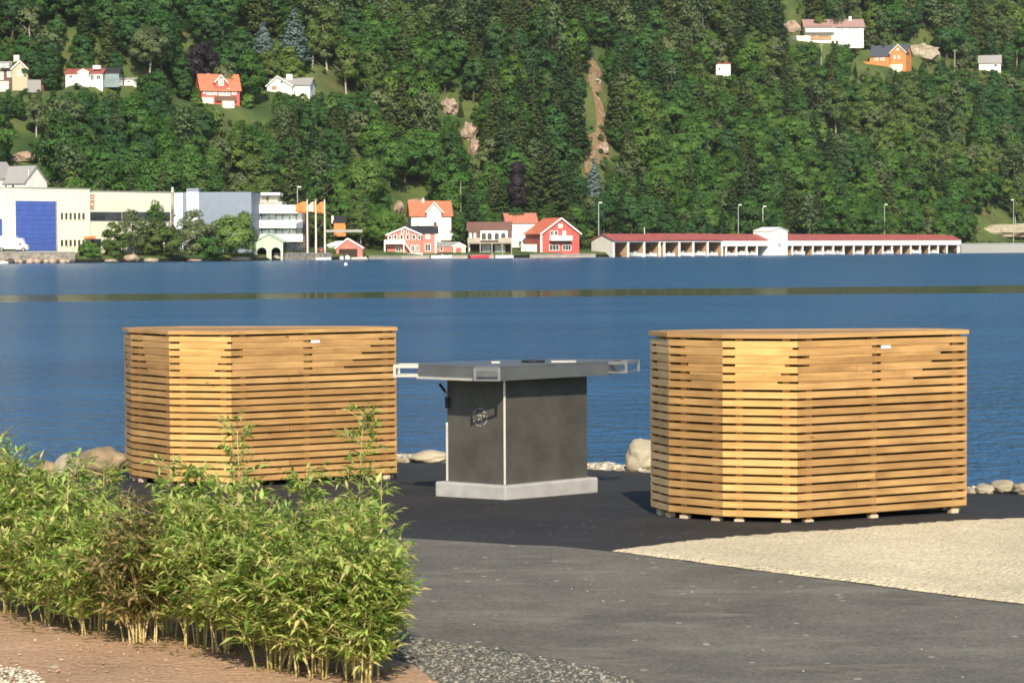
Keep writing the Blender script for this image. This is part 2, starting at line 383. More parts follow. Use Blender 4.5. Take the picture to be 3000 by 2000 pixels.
# sheets: dark fresh asphalt pad, worn path, gravel wedge, soil bed, verge
PADBACK = [(-1200, 1418), (100, 1397), (370, 1393), (800, 1368), (1170, 1351), (1310, 1352), (1720, 1375), (1900, 1386), (2400, 1414), (2840, 1441), (3000, 1447), (3600, 1475)]
pad = sheet('asphalt_pad', PADBACK + [(3600, 1620), (2900, 1700), (2350, 1700), (1787, 1660), (1500, 1640), (800, 1620), (-1200, 1600)], .006, M['asph_new'], wob=.02)
tag(pad, kind='structure')
path = sheet('path', [(-1400, 1590), (400, 1570), (900, 1572), (1200, 1582), (1500, 1600), (1628, 1605), (1787, 1620), (1946, 1641), (2202, 1676), (2393, 1699), (2648, 1734), (2840, 1759), (3000, 1778), (3600, 1850), (3600, 2600), (-1400, 2600)], .012, M['asph_old'], wob=.015,
             disp=lambda x, y: .006 * fbm(x, y, .6))
tag(path, kind='structure')
def gdisp(x, y):
    return .012 + .016 * fbm(x, y, 2.2, 4)
wedge = sheet('gravel_strip', [(1787, 1620), (1883, 1610), (2042, 1590), (2202, 1578), (2457, 1559), (2712, 1543), (3000, 1526), (3600, 1495), (3600, 1850), (3000, 1778), (2840, 1759), (2648, 1734), (2393, 1699), (2202, 1676), (1946, 1641)], .016, M['gravel'], gdisp, step=.06, edge=.05, wob=.03)
tag(wedge, kind='structure')
verge = sheet('gravel_verge', [(1060, 1885), (1236, 1880), (1312, 1893), (1408, 1905), (1500, 1919), (1628, 1944), (1755, 1968), (1857, 2000), (2300, 2150), (2300, 2600), (800, 2600), (900, 1930)], .018, M['verge'], lambda x, y: .004 + .010 * fbm(x, y, 9, 3), step=.05, edge=.05, wob=.025)
tag(verge, kind='structure')
def sdisp(x, y): return .014 + .016 * fbm(x, y, 1.8, 3)
soil = sheet('soil_bed', [(-900, 1700), (0, 1725), (300, 1770), (700, 1840), (1000, 1890), (1100, 1925), (1200, 1965), (1280, 2010), (1500, 2200), (1500, 2600), (-900, 2600)], .024, M['soil'], sdisp, step=.05, edge=.06, wob=.05)
tag(soil, kind='structure')

# ------------------------------------------------------------------ scattered stones (uncountable grit) and single larger stones
def rock_pts(rng, n=14, flat=.6):
    v = rng.normal(size=(n, 3)); v /= np.linalg.norm(v, axis=1)[:, None]; v *= rng.uniform(.75, 1.1, (n, 1)); v[:, 2] *= flat; return v
def hull_proto(seed, n=12, flat=.6):
    rng = np.random.default_rng(seed); bm = bmesh.new()
    for p in rock_pts(rng, n, flat): bm.verts.new(p)
    r = bmesh.ops.convex_hull(bm, input=bm.verts)
    bmesh.ops.delete(bm, geom=[e for e in r['geom_interior'] if isinstance(e, bmesh.types.BMVert)], context='VERTS')
    bmesh.ops.triangulate(bm, faces=bm.faces); bm.verts.ensure_lookup_table(); bm.verts.index_update()
    V = np.array([v.co[:] for v in bm.verts]); Fc = np.array([[v.index for v in f.verts] for f in bm.faces]); bm.free(); return V, Fc
HP = [hull_proto(100 + i, 11, .65) for i in range(6)]
def in_poly(P, x, y):
    c = False; j = len(P) - 1
    for i in range(len(P)):
        if (P[i][1] > y) != (P[j][1] > y) and x < (P[j][0] - P[i][0]) * (y - P[i][1]) / (P[j][1] - P[i][1]) + P[i][0]: c = not c
        j = i
    return c
def scatter(name, pxpoly, count, smin, smax, mat, label, dz, seed=1, power=2.0, cat='stones'):
    rng = np.random.default_rng(seed); P = [gpx(x, y) for x, y in pxpoly]; P = [(p.x, p.y) for p in P]
    xs = [p[0] for p in P]; ys = [p[1] for p in P]; VV = []; FF = []; TT = []; b = 0; k = 0
    while k < count:
        x = rng.uniform(min(xs), max(xs)); y = rng.uniform(min(ys), max(ys))
        if not in_poly(P, x, y): continue
        k += 1; V, F = HP[rng.integers(6)]; s = smin + (smax - smin) * rng.random() ** power; a = rng.uniform(0, 6.28)
        R = np.array([[math.cos(a), -math.sin(a), 0], [math.sin(a), math.cos(a), 0], [0, 0, 1]])
        W = (V * [s, s * rng.uniform(.6, 1), s * .8]) @ R.T + [x, y, g(y) + dz + s * .25]
        VV.append(W); FF.append(F + b); TT.append(np.full(len(V), rng.uniform(.7, 1.2))); b += len(V)
    o = np_mesh(name, np.vstack(VV), np.vstack(FF), mat, attr=np.concatenate(TT))
    return tag(o, label, cat, kind='stuff')
def stonemat(name, a, bcol):
    m, nt, b = newmat(name); L = nt.links; b.inputs['Roughness'].default_value = .9
    gm = N(nt, 'ShaderNodeNewGeometry'); r = N(nt, 'ShaderNodeValToRGB'); L.new(gm.outputs['Random Per Island'], r.inputs['Fac'])
    r.color_ramp.elements[0].color = c4(a); r.color_ramp.elements[1].color = c4(bcol); L.new(r.outputs[0], b.inputs['Base Color']); return m
M['st_pale'] = stonemat('pale_stones', (.36, .31, .23), (.68, .62, .50))
M['st_mix'] = stonemat('mixed_grey_stones', (.07, .065, .055), (.30, .28, .23))
M['st_soil'] = stonemat('clods_and_stones', (.30, .18, .115), (.50, .36, .24))
WPX = [(1800, 1620), (1883, 1612), (2042, 1593), (2202, 1581), (2457, 1562), (2712, 1546), (3000, 1529), (3300, 1513), (3300, 1815), (3000, 1775), (2840, 1755), (2648, 1730), (2393, 1696), (2202, 1673), (1946, 1638)]
scatter('gravel_stones', WPX, 9000, .003, .015, M['st_pale'], 'loose pale crushed stones over the gravel strip beside the black asphalt', .018, 1, 3)
scatter('verge_stones', [(1080, 1885), (1236, 1884), (1312, 1897), (1408, 1909), (1500, 1923), (1628, 1948), (1755, 1972), (1860, 2010), (1860, 2060), (1240, 2060), (1180, 1950)], 4500, .004, .018, M['st_mix'], 'loose grey stones along the edge of the worn path', .020, 2, 3)
scatter('soil_clods', [(-100, 1720), (300, 1780), (700, 1850), (1100, 1935), (1270, 2010), (1270, 2100), (-100, 2100)], 700, .003, .014, M['st_soil'], 'crumbly clods and small stones in the brown planting bed', .036, 3, 3)
scatter('corner_gravel', [(-80, 1976), (50, 1986), (110, 2000), (150, 2080), (-80, 2080)], 600, .005, .018, M['st_pale'], 'patch of pale gravel in the nearest corner of the soil bed', .045, 4, 2)
scatter('path_grit', [(960, 1700), (1500, 1640), (2000, 1680), (3000, 1800), (3100, 2050), (1900, 2030), (1300, 1880), (1200, 1860)], 110, .002, .007, M['st_pale'], 'sparse pale grit lying on the worn grey path', .014, 5, 3)

def rock_mesh(seed, sx, sy, sz, mat, name, rough=.22, sub=4):
    bm = bmesh.new(); bmesh.ops.create_icosphere(bm, subdivisions=sub, radius=1)
    for v in bm.verts:
        p = v.co.copy(); q = p * 1.1 + Vector((seed * 5.1, seed * 2.3, seed))
        d = 1 + rough * noise.noise(q) + rough * .6 * noise.noise(q * 2.3) + rough * .25 * noise.noise(q * 6)
        # flattish facets
        d -= .12 * abs(noise.noise(q * 1.7 + Vector((9, 9, 9))))
        v.co = Vector((p.x * sx * d, p.y * sy * d, p.z * sz * d))
    me = bpy.data.meshes.new(name); bm.to_mesh(me); bm.free(); me.materials.append(mat)
    me.polygons.foreach_set('use_smooth', [name != 'rock_outcrop'] * len(me.polygons))
    return me
def rock(x0, x1, ytop, ybot, label, seed, mat=None, name='shore_rock', cat='rock', depth=.8, dY=0.0, group=None):
    b = gpx((x0 + x1) / 2, ybot); Y = b.y + dY; s = Y / FPX
    wd = (x1 - x0) * s; h = (ybot - ytop) * s
    me = rock_mesh(seed, wd / 2, wd * depth / 2, h * .62, mat or M['rock'], name)
    o = bpy.data.objects.new(name, me); COL.objects.link(o)
    p = at_Y((x0 + x1) / 2, (ytop + ybot) / 2, Y); o.location = (p.x, Y + wd * depth * .3, p.z - h * .06); o.rotation_euler = (0, 0, seed * .2)
    return tag(o, label, cat, group)
rock(1830, 1945, 1290, 1382, 'large rounded boulder behind the left end of the right-hand timber bar', 1)
rock(1195, 1318, 1322, 1356, 'low pale rock on the shore just left of the steel grill', 2)
rock(215, 372, 1318, 1398, 'biggest brown shore rock, touching the left edge of the left-hand timber bar', 3, M['rock_brown'], depth=1.0)
rock(90, 168, 1354, 1404, 'brown rock standing second from the left behind the bamboo', 4, M['rock_brown'])
rock(150, 235, 1340, 1402, 'pale stone wedged between the two brown rocks behind the bamboo', 5)
rock(-40, 60, 1350, 1398, 'leftmost shore rock, cut by the picture edge behind the bamboo', 6, M['rock_brown'])
rock(2850, 2925, 1420, 1448, 'small pale rock nearest the right end of the right-hand timber bar', 7)
rock(2895, 2990, 1409, 1446, 'highest pale rock of the heap right of the right-hand timber bar', 8)
rock(2960, 3060, 1418, 1450, 'pale rock at the right picture edge by the water', 9)
rock(2825, 2870, 1432, 1447, 'little white stone at the foot of the pale heap, closest to the timber bar', 10)
rock(1160, 1205, 1340, 1356, 'small white stone between the left-hand bar and the low pale rock', 11)
rock(130, 182, 1952, 1976, 'pale flat stone lying on the soil near the bottom left corner', 12, depth=.7, name='garden_stone')
rock(590, 622, 1915, 1934, 'light brown lump of rock on the soil in front of the bamboo', 13, name='garden_stone')
rock(4, 40, 1900, 1914, 'thin pale stone on the soil at the left picture edge', 14, name='garden_stone')
rock(176, 202, 1864, 1878, 'white pebble on the soil below the second bamboo from the left', 15, name='garden_stone')
# pale grit line along the crest
scatter('crest_stones', [(1180, 1341), (1330, 1341), (1720, 1362), (1900, 1371), (2400, 1401), (2840, 1431), (3100, 1443), (3100, 1452), (2840, 1442), (2400, 1415), (1900, 1387), (1720, 1376), (1310, 1353), (1170, 1352), (400, 1392), (-200, 1402), (-200, 1388), (100, 1376), (400, 1362), (800, 1350)], 1500, .015, .055, M['st_pale'], 'pale broken stones along the top of the shore', .01, 6, 2)

# ------------------------------------------------------------------ water
m, nt, b = newmat('fjord_water'); L = nt.links
M['water'] = m
tc = N(nt, 'ShaderNodeTexCoord'); sp = N(nt, 'ShaderNodeSeparateXYZ'); L.new(tc.outputs['Object'], sp.inputs[0])
def MT(op, a, bb=None, c=None):
    n = N(nt, 'ShaderNodeMath', operation=op)
    for i, q in enumerate((a, bb, c)):
        if q is None: continue
        if isinstance(q, (int, float)): n.inputs[i].default_value = q
        else: L.new(q, n.inputs[i])
    return n.outputs[0]
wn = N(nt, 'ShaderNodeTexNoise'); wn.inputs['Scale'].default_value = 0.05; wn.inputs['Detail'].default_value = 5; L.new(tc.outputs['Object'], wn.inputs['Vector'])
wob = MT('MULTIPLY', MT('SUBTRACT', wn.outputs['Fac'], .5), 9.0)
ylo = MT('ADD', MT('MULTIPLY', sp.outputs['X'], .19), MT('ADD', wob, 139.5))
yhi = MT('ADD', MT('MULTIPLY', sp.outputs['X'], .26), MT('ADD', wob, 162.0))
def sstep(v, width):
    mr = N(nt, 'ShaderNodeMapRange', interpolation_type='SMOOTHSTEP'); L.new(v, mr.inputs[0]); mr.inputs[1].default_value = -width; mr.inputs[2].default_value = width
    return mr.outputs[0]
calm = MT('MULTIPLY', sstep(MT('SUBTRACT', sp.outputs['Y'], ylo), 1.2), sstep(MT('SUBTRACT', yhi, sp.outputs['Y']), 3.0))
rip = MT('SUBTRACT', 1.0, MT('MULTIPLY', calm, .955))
def wnoise(scale, sx, sy, det):
    mp = N(nt, 'ShaderNodeMapping'); mp.inputs['Scale'].default_value = (sx, sy, 1); L.new(tc.outputs['Object'], mp.inputs['Vector'])
    q = N(nt, 'ShaderNodeTexNoise'); q.inputs['Scale'].default_value = scale; q.inputs['Detail'].default_value = det; q.inputs['Roughness'].default_value = .6
    L.new(mp.outputs[0], q.inputs['Vector']); return q.outputs['Fac']
h1 = wnoise(4.5, 1.0, .5, 4); h2 = wnoise(1.1, .7, 1.0, 3); h3 = wnoise(.12, .5, 1.0, 4)
amp = MT('ADD', .1, MT('MULTIPLY', h3, 1.8))
height = MT('MULTIPLY', MT('MULTIPLY', MT('ADD', MT('MULTIPLY', h1, .42), MT('MULTIPLY', h2, .62)), amp), rip)
bp = N(nt, 'ShaderNodeBump'); bp.inputs['Strength'].default_value = 1.0; bp.inputs['Distance'].default_value = 1.0
L.new(height, bp.inputs['Height']); L.new(bp.outputs[0], b.inputs['Normal'])
b.inputs['Roughness'].default_value = .1; L.new(MT('ADD', MT('MULTIPLY', rip, .17), .05), b.inputs['Roughness'])
b.inputs['IOR'].default_value = 1.33
cr = N(nt, 'ShaderNodeMix', data_type='RGBA'); L.new(wnoise(.08, .3, 1.2, 5), cr.inputs[0])
cr.inputs[6].default_value = (.010, .064, .180, 1); cr.inputs[7].default_value = (.040, .145, .30, 1); L.new(cr.outputs[2], b.inputs['Base Color'])
weed = N(nt, 'ShaderNodeBsdfDiffuse'); weed.inputs['Color'].default_value = (.048, .060, .022, 1); wm = N(nt, 'ShaderNodeMixShader')  # olive colour painted over the calm strip in place of the hill reflection
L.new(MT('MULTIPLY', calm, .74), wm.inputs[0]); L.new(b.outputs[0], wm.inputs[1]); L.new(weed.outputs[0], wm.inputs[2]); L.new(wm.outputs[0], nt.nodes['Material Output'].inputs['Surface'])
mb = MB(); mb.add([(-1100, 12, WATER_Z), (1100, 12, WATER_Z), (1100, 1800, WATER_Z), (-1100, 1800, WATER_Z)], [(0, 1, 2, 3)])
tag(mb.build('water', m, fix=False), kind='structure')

# ================================================================== TIMBER BARS
def woodmat(name, c0, c1, rough=.55):
    m, nt, b = newmat(name); L = nt.links; b.inputs['Roughness'].default_value = rough; b.inputs['Specular IOR Level'].default_value = .35
    uv = N(nt, 'ShaderNodeUVMap'); uv.uv_map = 'UVMap'
    gm = N(nt, 'ShaderNodeNewGeometry'); r = N(nt, 'ShaderNodeValToRGB'); L.new(gm.outputs['Random Per Island'], r.inputs['Fac'])
    r.color_ramp.elements[0].color = c4(c0); r.color_ramp.elements[1].color = c4(c1)
    e = r.color_ramp.elements.new(.5); e.color = c4([(a + bb) / 2 * 1.03 for a, bb in zip(c0, c1)])
    mp = N(nt, 'ShaderNodeMapping'); mp.inputs['Scale'].default_value = (2.2, 60, 1); L.new(uv.outputs[0], mp.inputs['Vector'])
    n = N(nt, 'ShaderNodeTexNoise'); n.inputs['Scale'].default_value = 1.6; n.inputs['Detail'].default_value = 6; L.new(mp.outputs[0], n.inputs['Vector'])
    gr = N(nt, 'ShaderNodeValToRGB'); L.new(n.outputs['Fac'], gr.inputs['Fac']); gr.color_ramp.elements[0].position = .3; gr.color_ramp.elements[1].position = .7
    gr.color_ramp.elements[0].color = (.78, .74, .68, 1); gr.color_ramp.elements[1].color = (1.12, 1.12, 1.12, 1)
    mx = N(nt, 'ShaderNodeMix', data_type='RGBA', blend_type='MULTIPLY'); mx.inputs[0].default_value = 1; L.new(r.outputs[0], mx.inputs[6]); L.new(gr.outputs[0], mx.inputs[7])
    # broader patches along the board
    mp2 = N(nt, 'ShaderNodeMapping'); mp2.inputs['Scale'].default_value = (2.5, 3.0, 1); L.new(uv.outputs[0], mp2.inputs['Vector'])
    n2 = N(nt, 'ShaderNodeTexNoise'); n2.inputs['Scale'].default_value = 1.3; n2.inputs['Detail'].default_value = 3; L.new(mp2.outputs[0], n2.inputs['Vector'])
    g2 = N(nt, 'ShaderNodeValToRGB'); L.new(n2.outputs['Fac'], g2.inputs['Fac']); g2.color_ramp.elements[0].position = .32; g2.color_ramp.elements[1].position = .66
    g2.color_ramp.elements[0].color = (.74, .71, .67, 1); g2.color_ramp.elements[1].color = (1.08, 1.08, 1.06, 1)
    m2 = N(nt, 'ShaderNodeMix', data_type='RGBA', blend_type='MULTIPLY'); m2.inputs[0].default_value = 1; L.new(mx.outputs[2], m2.inputs[6]); L.new(g2.outputs[0], m2.inputs[7])
    # knots
    v = N(nt, 'ShaderNodeTexVoronoi'); v.inputs['Scale'].default_value = 1; mpk = N(nt, 'ShaderNodeMapping'); mpk.inputs['Scale'].default_value = (3.2, 9, 1)
    L.new(uv.outputs[0], mpk.inputs['Vector']); L.new(mpk.outputs[0], v.inputs['Vector'])
    kr = N(nt, 'ShaderNodeValToRGB'); L.new(v.outputs['Distance'], kr.inputs['Fac']); kr.color_ramp.elements[0].position = .035; kr.color_ramp.elements[1].position = .075
    kr.color_ramp.elements[0].color = (1, 1, 1, 1); kr.color_ramp.elements[1].color = (0, 0, 0, 1)
    m3 = N(nt, 'ShaderNodeMix', data_type='RGBA'); L.new(kr.outputs[0], m3.inputs[0]); L.new(m2.outputs[2], m3.inputs[6]); m3.inputs[7].default_value = c4([c * .45 for c in c0])
    L.new(m3.outputs[2], b.inputs['Base Color'])
    bp = N(nt, 'ShaderNodeBump'); bp.inputs['Strength'].default_value = .25; bp.inputs['Distance'].default_value = .002; L.new(n.outputs['Fac'], bp.inputs['Height']); L.new(bp.outputs[0], b.inputs['Normal'])
    return m
M['wood'] = woodmat('oiled_pine_boards', (.355, .200, .076), (.50, .305, .125))
M['wood_l'] = woodmat('lighter_pine_boards', (.56, .335, .115), (.68, .43, .165))  # paler copy: sunlight on the front face put into the colour
M['wood_g'] = woodmat('greyed_pine_boards', (.36, .26, .14), (.48, .36, .21))  # greyer copy: shade on the end face put into the colour
M['wood_in'] = woodmat('inner_pine_panel', (.46, .23, .07), (.56, .30, .10))
M['core'] = plain('dark_inner_cabinet', (.055, .032, .016), .9, var=.3)  # for the block added inside the bars to darken the slat gaps
M['foot'] = plain('pale_foot_block', (.58, .46, .33), .8)
M['tagw'] = plain('white_plastic_label', (.85, .85, .82), .4, var=.02)

def offset_poly(P, d):
    """inward offset of a ccw polygon"""
    n = len(P); out = []
    for i in range(n):
        a, b, c = P[i - 1], P[i], P[(i + 1) % n]
        e1 = (b - a).normalized(); e2 = (c - b).normalized()
        n1 = Vector((-e1.y, e1.x)); n2 = Vector((-e2.y, e2.x))
        bis = (n1 + n2).normalized(); out.append(b + bis * (d / max(.3, bis.dot(n1))))
    return out
def timber_bar(P, gz, label, greyface, lightface, seed):
    c = sum(P, Vector((0, 0))) / len(P)
    root = empty('timber_bar', label, 'outdoor bar', (c.x, c.y, gz), 0, 'timber bars on the black asphalt')
    P = [p - c for p in P]; n = len(P)
    Q = offset_poly(P, .021); R_ = offset_poly(P, .07); OUT = offset_poly(P, -.011)
    rng = random.Random(seed); z0 = .045; pitch = .0535; bh = .0385; rows = 21
    zt = z0 + rows * pitch
    for i in range(n):
        j = (i + 1) % n; mb = MB(); L_ = (P[j] - P[i]).length
        ei = (P[j] - P[i]).normalized(); sh = ei * .0006
        for k in range(rows):
            a, b, c_, d = P[i] + sh, P[j] - sh, Q[j] - sh, Q[i] + sh
            z = z0 + k * pitch + (.021 if i >= 4 and k < rows - 1 else 0); s = rng.random() * 40; dzr = rng.uniform(-.0012, .0012)
            # long boards are sometimes made of two lengths
            cuts = [0, 1]
            if L_ > .9 and rng.random() < .45: cuts = [0, rng.choice((.34, .45, .62)), 1]
            for q in range(len(cuts) - 1):
                t0, t1 = cuts[q] + (.0012 if q else 0), cuts[q + 1] - (.0012 if q + 2 < len(cuts) else 0)
                A, B2, C2, D2 = a.lerp(b, t0), a.lerp(b, t1), d.lerp(c_, t1), d.lerp(c_, t0)
                vs = [(p.x, p.y, z + dzr) for p in (A, B2, C2, D2)] + [(p.x, p.y, z + bh + dzr) for p in (A, B2, C2, D2)]
                u0 = s; u1 = s + (B2 - A).length; v0 = s * 1.7; v1 = v0 + bh; s += 3.3
                F = [(0, 1, 5, 4), (1, 2, 6, 5), (2, 3, 7, 6), (3, 0, 4, 7), (4, 5, 6, 7), (3, 2, 1, 0)]
                U = [[(u0, v0), (u1, v0), (u1, v1), (u0, v1)], [(u1, v0), (u1 + .02, v0), (u1 + .02, v1), (u1, v1)], [(u1, v0), (u0, v0), (u0, v1), (u1, v1)],
                     [(u0, v0), (u0 + .02, v0), (u0 + .02, v1), (u0, v1)], [(u0, v0), (u1, v0), (u1, v0 + .02), (u0, v0 + .02)], [(u0, v0), (u1, v0), (u1, v0 + .02), (u0, v0 + .02)]]
                mb.add(vs, F, 0, U)
        mat = M['wood_l'] if i == lightface else M['wood_g'] if i == greyface else M['wood']  # one face tinted for sun, one for shade
        mb.build('slat_panel', mat, root)
        # vertical battens behind the boards
        nb = 2 if L_ < .9 else 3
        for q in range(nb):
            t = (.10 / L_) if q == 0 else (1 - .07 / L_) if q == nb - 1 else .455
            p = Q[i] + (Q[j] - Q[i]) * t; nrm = Vector((-ei.y, ei.x))
            pb = MB(); a = p - ei * .022 + nrm * .002; b = p + ei * .022 + nrm * .002
            pb.board(a, b, .04, .0, zt - .002, -nrm, seed=rng.random() * 9)
            pb.build('post', M['wood_in'], root)
            fb = MB(); a2 = p - ei * .030 - nrm * .004; b2 = p + ei * .030 - nrm * .004
            fb.board(a2, b2, .045, -.004, .024, -nrm); fb.build('foot', M['foot'], root)
        # closed boarding behind the upper rows, between the battens
        if L_ > .3:
            bk = MB(); nrm = Vector((-ei.y, ei.x))
            for r_ in range(5):       # strips closing the upper gaps, stepping in towards the face ends
                k = rows - 2 - r_; z = z0 + k * pitch + bh - .002
                if i >= 4: z += .021; segs = [(.05, .95)]
                elif L_ > .9: segs = [(.0 + (.07 if r_ in (1, 2) else .01), .43), (.485, .895 - .055 * r_)]
                elif i == 2: segs = [(.17, .93 - .05 * r_)]
                else: segs = [(.30 + .03 * r_, .985)]
                for t0, t1 in segs:
                    a = P[i] + (P[j] - P[i]) * t0 + nrm * .004; b = P[i] + (P[j] - P[i]) * t1 + nrm * .004
                    bk.board(a, b, .012, z, z + pitch - bh + .004, -nrm, seed=rng.random() * 9)
            bk.build('inner_panel', M['wood_l'] if i == lightface else M['wood'], root)
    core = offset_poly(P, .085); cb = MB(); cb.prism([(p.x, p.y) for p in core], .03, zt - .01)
    cb.build('inner_cabinet', M['core'], root)  # made-up block, added so the gaps between slats read dark
    # top: frame boards following each side plus planks inside
    tb = MB(); INN = offset_poly(P, .11); th = .029
    for i in range(n):
        j = (i + 1) % n; s = rng.random() * 30; L_ = (OUT[j] - OUT[i]).length
        ei = (OUT[j] - OUT[i]).normalized() * .0006
        q4 = [OUT[i] + ei, OUT[j] - ei, INN[j] - ei, INN[i] + ei]
        vs = [(p.x, p.y, zt + .002) for p in q4] + [(p.x, p.y, zt + th) for p in q4]
        U = [[(s, s), (s + L_, s), (s + L_, s + .03), (s, s + .03)]] * 4 + [[(s, s), (s + L_, s), (s + L_, s + .12), (s, s + .12)]] * 2
        tb.add(vs, [(0, 1, 5, 4), (1, 2, 6, 5), (2, 3, 7, 6), (3, 0, 4, 7), (4, 5, 6, 7), (3, 2, 1, 0)], 0, U)
    I2 = offset_poly(P, .1104); tb.prism([(p.x, p.y) for p in I2], zt + .002, zt + th - .004)
    tb.build('bar_top', M['wood'], root)
    return root, P, c, zt
def bar_poly(pts, z):
    P = [at_z(x, y, z).to_2d() for x, y in pts]      # P1..P4 from left to right (front corners)
    P1, P2, P3, P4 = P
    P0 = P1 + Vector((-.10, .30))
    back = [P4 + Vector((-.03, .16)), P4 + Vector((-.25, .30)), P0 + Vector((.40, .26)), P0 + Vector((.10, .15))]
    return [P0, P1, P2, P3, P4] + back
PR = bar_poly([(1960, 1494), (2117, 1508), (2337, 1513.5), (2832, 1476.5)], .045)
PL = bar_poly([(387, 1389), (499, 1407), (681, 1411), (1163, 1382)], -.031)
r1, p1, c1, zt = timber_bar(PR, -.006, 'right-hand slatted timber bar, many-sided, with flat top, standing by the gravel strip', 0, 2, 5)
r2, p2, c2, zt = timber_bar(PL, -.076 - .004, 'left-hand slatted timber bar, many-sided, with flat top, rising behind the bamboo', -1, 2, 8)
def face_label(root, P, i, t, z, wdt, ht):
    a, b = P[i], P[(i + 1) % len(P)]; e = (b - a).normalized(); nrm = Vector((-e.y, e.x)); p = a.lerp(b, t)
    mb = MB(); mb.board(p - e * wdt / 2 - nrm * .004, p + e * wdt / 2 - nrm * .004, .003, z, z + ht, -nrm); mb.build('name_plate', M['tagw'], root, fix=True)
face_label(r1, p1, 3, .508, zt - .077, .075, .020)
face_label(r2, p2, 3, .50, zt - .077, .075, .020)

# ================================================================== STEEL GRILL
m, nt, b = newmat('dark_brushed_steel'); M['steel_dark'] = m; L = nt.links
b.inputs['Metallic'].default_value = .35; b.inputs['Roughness'].default_value = .5
tc = N(nt, 'ShaderNodeTexCoord'); n1 = N(nt, 'ShaderNodeTexNoise'); n1.inputs['Scale'].default_value = 3.2; n1.inputs['Detail'].default_value = 8; n1.inputs['Roughness'].default_value = .65; L.new(tc.outputs['Object'], n1.inputs['Vector'])
r = N(nt, 'ShaderNodeValToRGB'); L.new(n1.outputs['Fac'], r.inputs['Fac']); r.color_ramp.elements[0].position = .3; r.color_ramp.elements[1].position = .72
r.color_ramp.elements[0].color = (.068, .064, .056, 1); r.color_ramp.elements[1].color = (.135, .124, .104, 1); L.new(r.outputs[0], b.inputs['Base Color'])
M['steel_mid'] = plain('dull_stainless_strap', (.20, .21, .22), .45, metal=.6, var=.15, scale=9)
M['steel'] = plain('brushed_stainless_steel', (.17, .175, .18), .40, metal=.6, var=.12, scale=6)
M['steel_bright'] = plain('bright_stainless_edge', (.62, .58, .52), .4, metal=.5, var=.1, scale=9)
M['slab'] = plain('cast_concrete_slab', (.36, .35, .335), .85, var=.12, scale=9, bump=.3, bscale=120)
M['black'] = plain('black_handle', (.012, .012, .014), .5, var=.1)
gz = g(16.95)
f0 = Vector((-.056, 16.92)); rv = Vector((.603, .55)); lv = Vector((-.413, .30))
root = empty('outdoor_grill', 'dark steel outdoor grill table on a concrete slab between the two timber bars', 'grill', (f0.x, f0.y, gz))
rd, ld = rv.normalized(), lv.normalized()
def para(o, a, b): return [o, o + a, o + a + b, o + b]
FR = Vector((0, 0))
# slab
sl = para(FR - rd * .060 - ld * .060 + Vector((.0, -.01)), rd * (rv.length + .105), ld * (lv.length + .12))
mb = MB(); mb.prism([(p.x, p.y) for p in sl], -.01, .106); mb.build('concrete_base', M['slab'], root, bevel=.012)
bt = .106; bh_ = .83 - gz * 0 + .046 - .0
top_z = .915 - gz; und = top_z - .105
bd = para(FR, rv, lv)
mb = MB(); mb.prism([(p.x, p.y) for p in bd], bt + .001, und + .02); mb.build('body', M['steel_dark'], root)
# bright corner angles
for p, e1, e2 in ((bd[0], rd, ld), (bd[3], rd, -ld)):
    mb = MB(); q = p - (rd + ld).normalized() * .006 if p is bd[0] else p + (ld - rd).normalized() * .004
    T = Matrix.Translation((q.x, q.y, 0)); mb.box(-.008, .008, -.008, .008, bt + .002, und - (.0 if p is bd[0] else .33), 0, T); mb.build('corner_profile', M['steel_bright'], root, bevel=.002)
# table top: chamfered square
A = Vector((-.255, 16.45)) - f0; B = Vector((-.09, 16.42)) - f0
C = B + Vector((.74, .67)) * 1.06; D = A + Vector((-.787, .617)) * .52
C2 = C + Vector((.10, .20)); D2 = D + Vector((.02, .20)); E = D2 + Vector((.50, .34)) ; E2 = C2 + Vector((-.34, .10))
def back_(p): q = p + f0; return Vector((q.x * 1.0165, q.y + .27)) - f0
A, B, C, C2, D, D2, E, E2 = [back_(q) for q in (A, B, C, C2, D, D2, E, E2)]
TP = [A, B, C, C2, E2, E, D2, D]
mb = MB(); mb.prism([(p.x, p.y) for p in TP], top_z - .012, top_z); mb.build('table_top', M['steel'], root)
mb = MB(); n = len(TP); inn = offset_poly(TP, .012)
for i in range(n):
    j = (i + 1) % n; sh = (TP[j] - TP[i]).normalized() * .0005
    q4 = [TP[i] + sh, TP[j] - sh, inn[j] - sh, inn[i] + sh]
    vs = [(p.x, p.y, top_z - .104) for p in q4] + [(p.x, p.y, top_z - .0135) for p in q4]
    mb.add(vs, [(0, 1, 5, 4), (1, 2, 6, 5), (2, 3, 7, 6), (3, 0, 4, 7), (4, 5, 6, 7), (3, 2, 1, 0)])
mb.build('skirt', M['steel'], root)
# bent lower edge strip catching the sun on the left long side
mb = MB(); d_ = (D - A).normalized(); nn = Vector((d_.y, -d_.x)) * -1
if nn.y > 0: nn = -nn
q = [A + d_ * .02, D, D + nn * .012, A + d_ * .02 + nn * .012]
mb.prism([(p.x, p.y) for p in q], top_z - .104, top_z - .088); mb.build('edge_strip', M['steel_bright'], root)
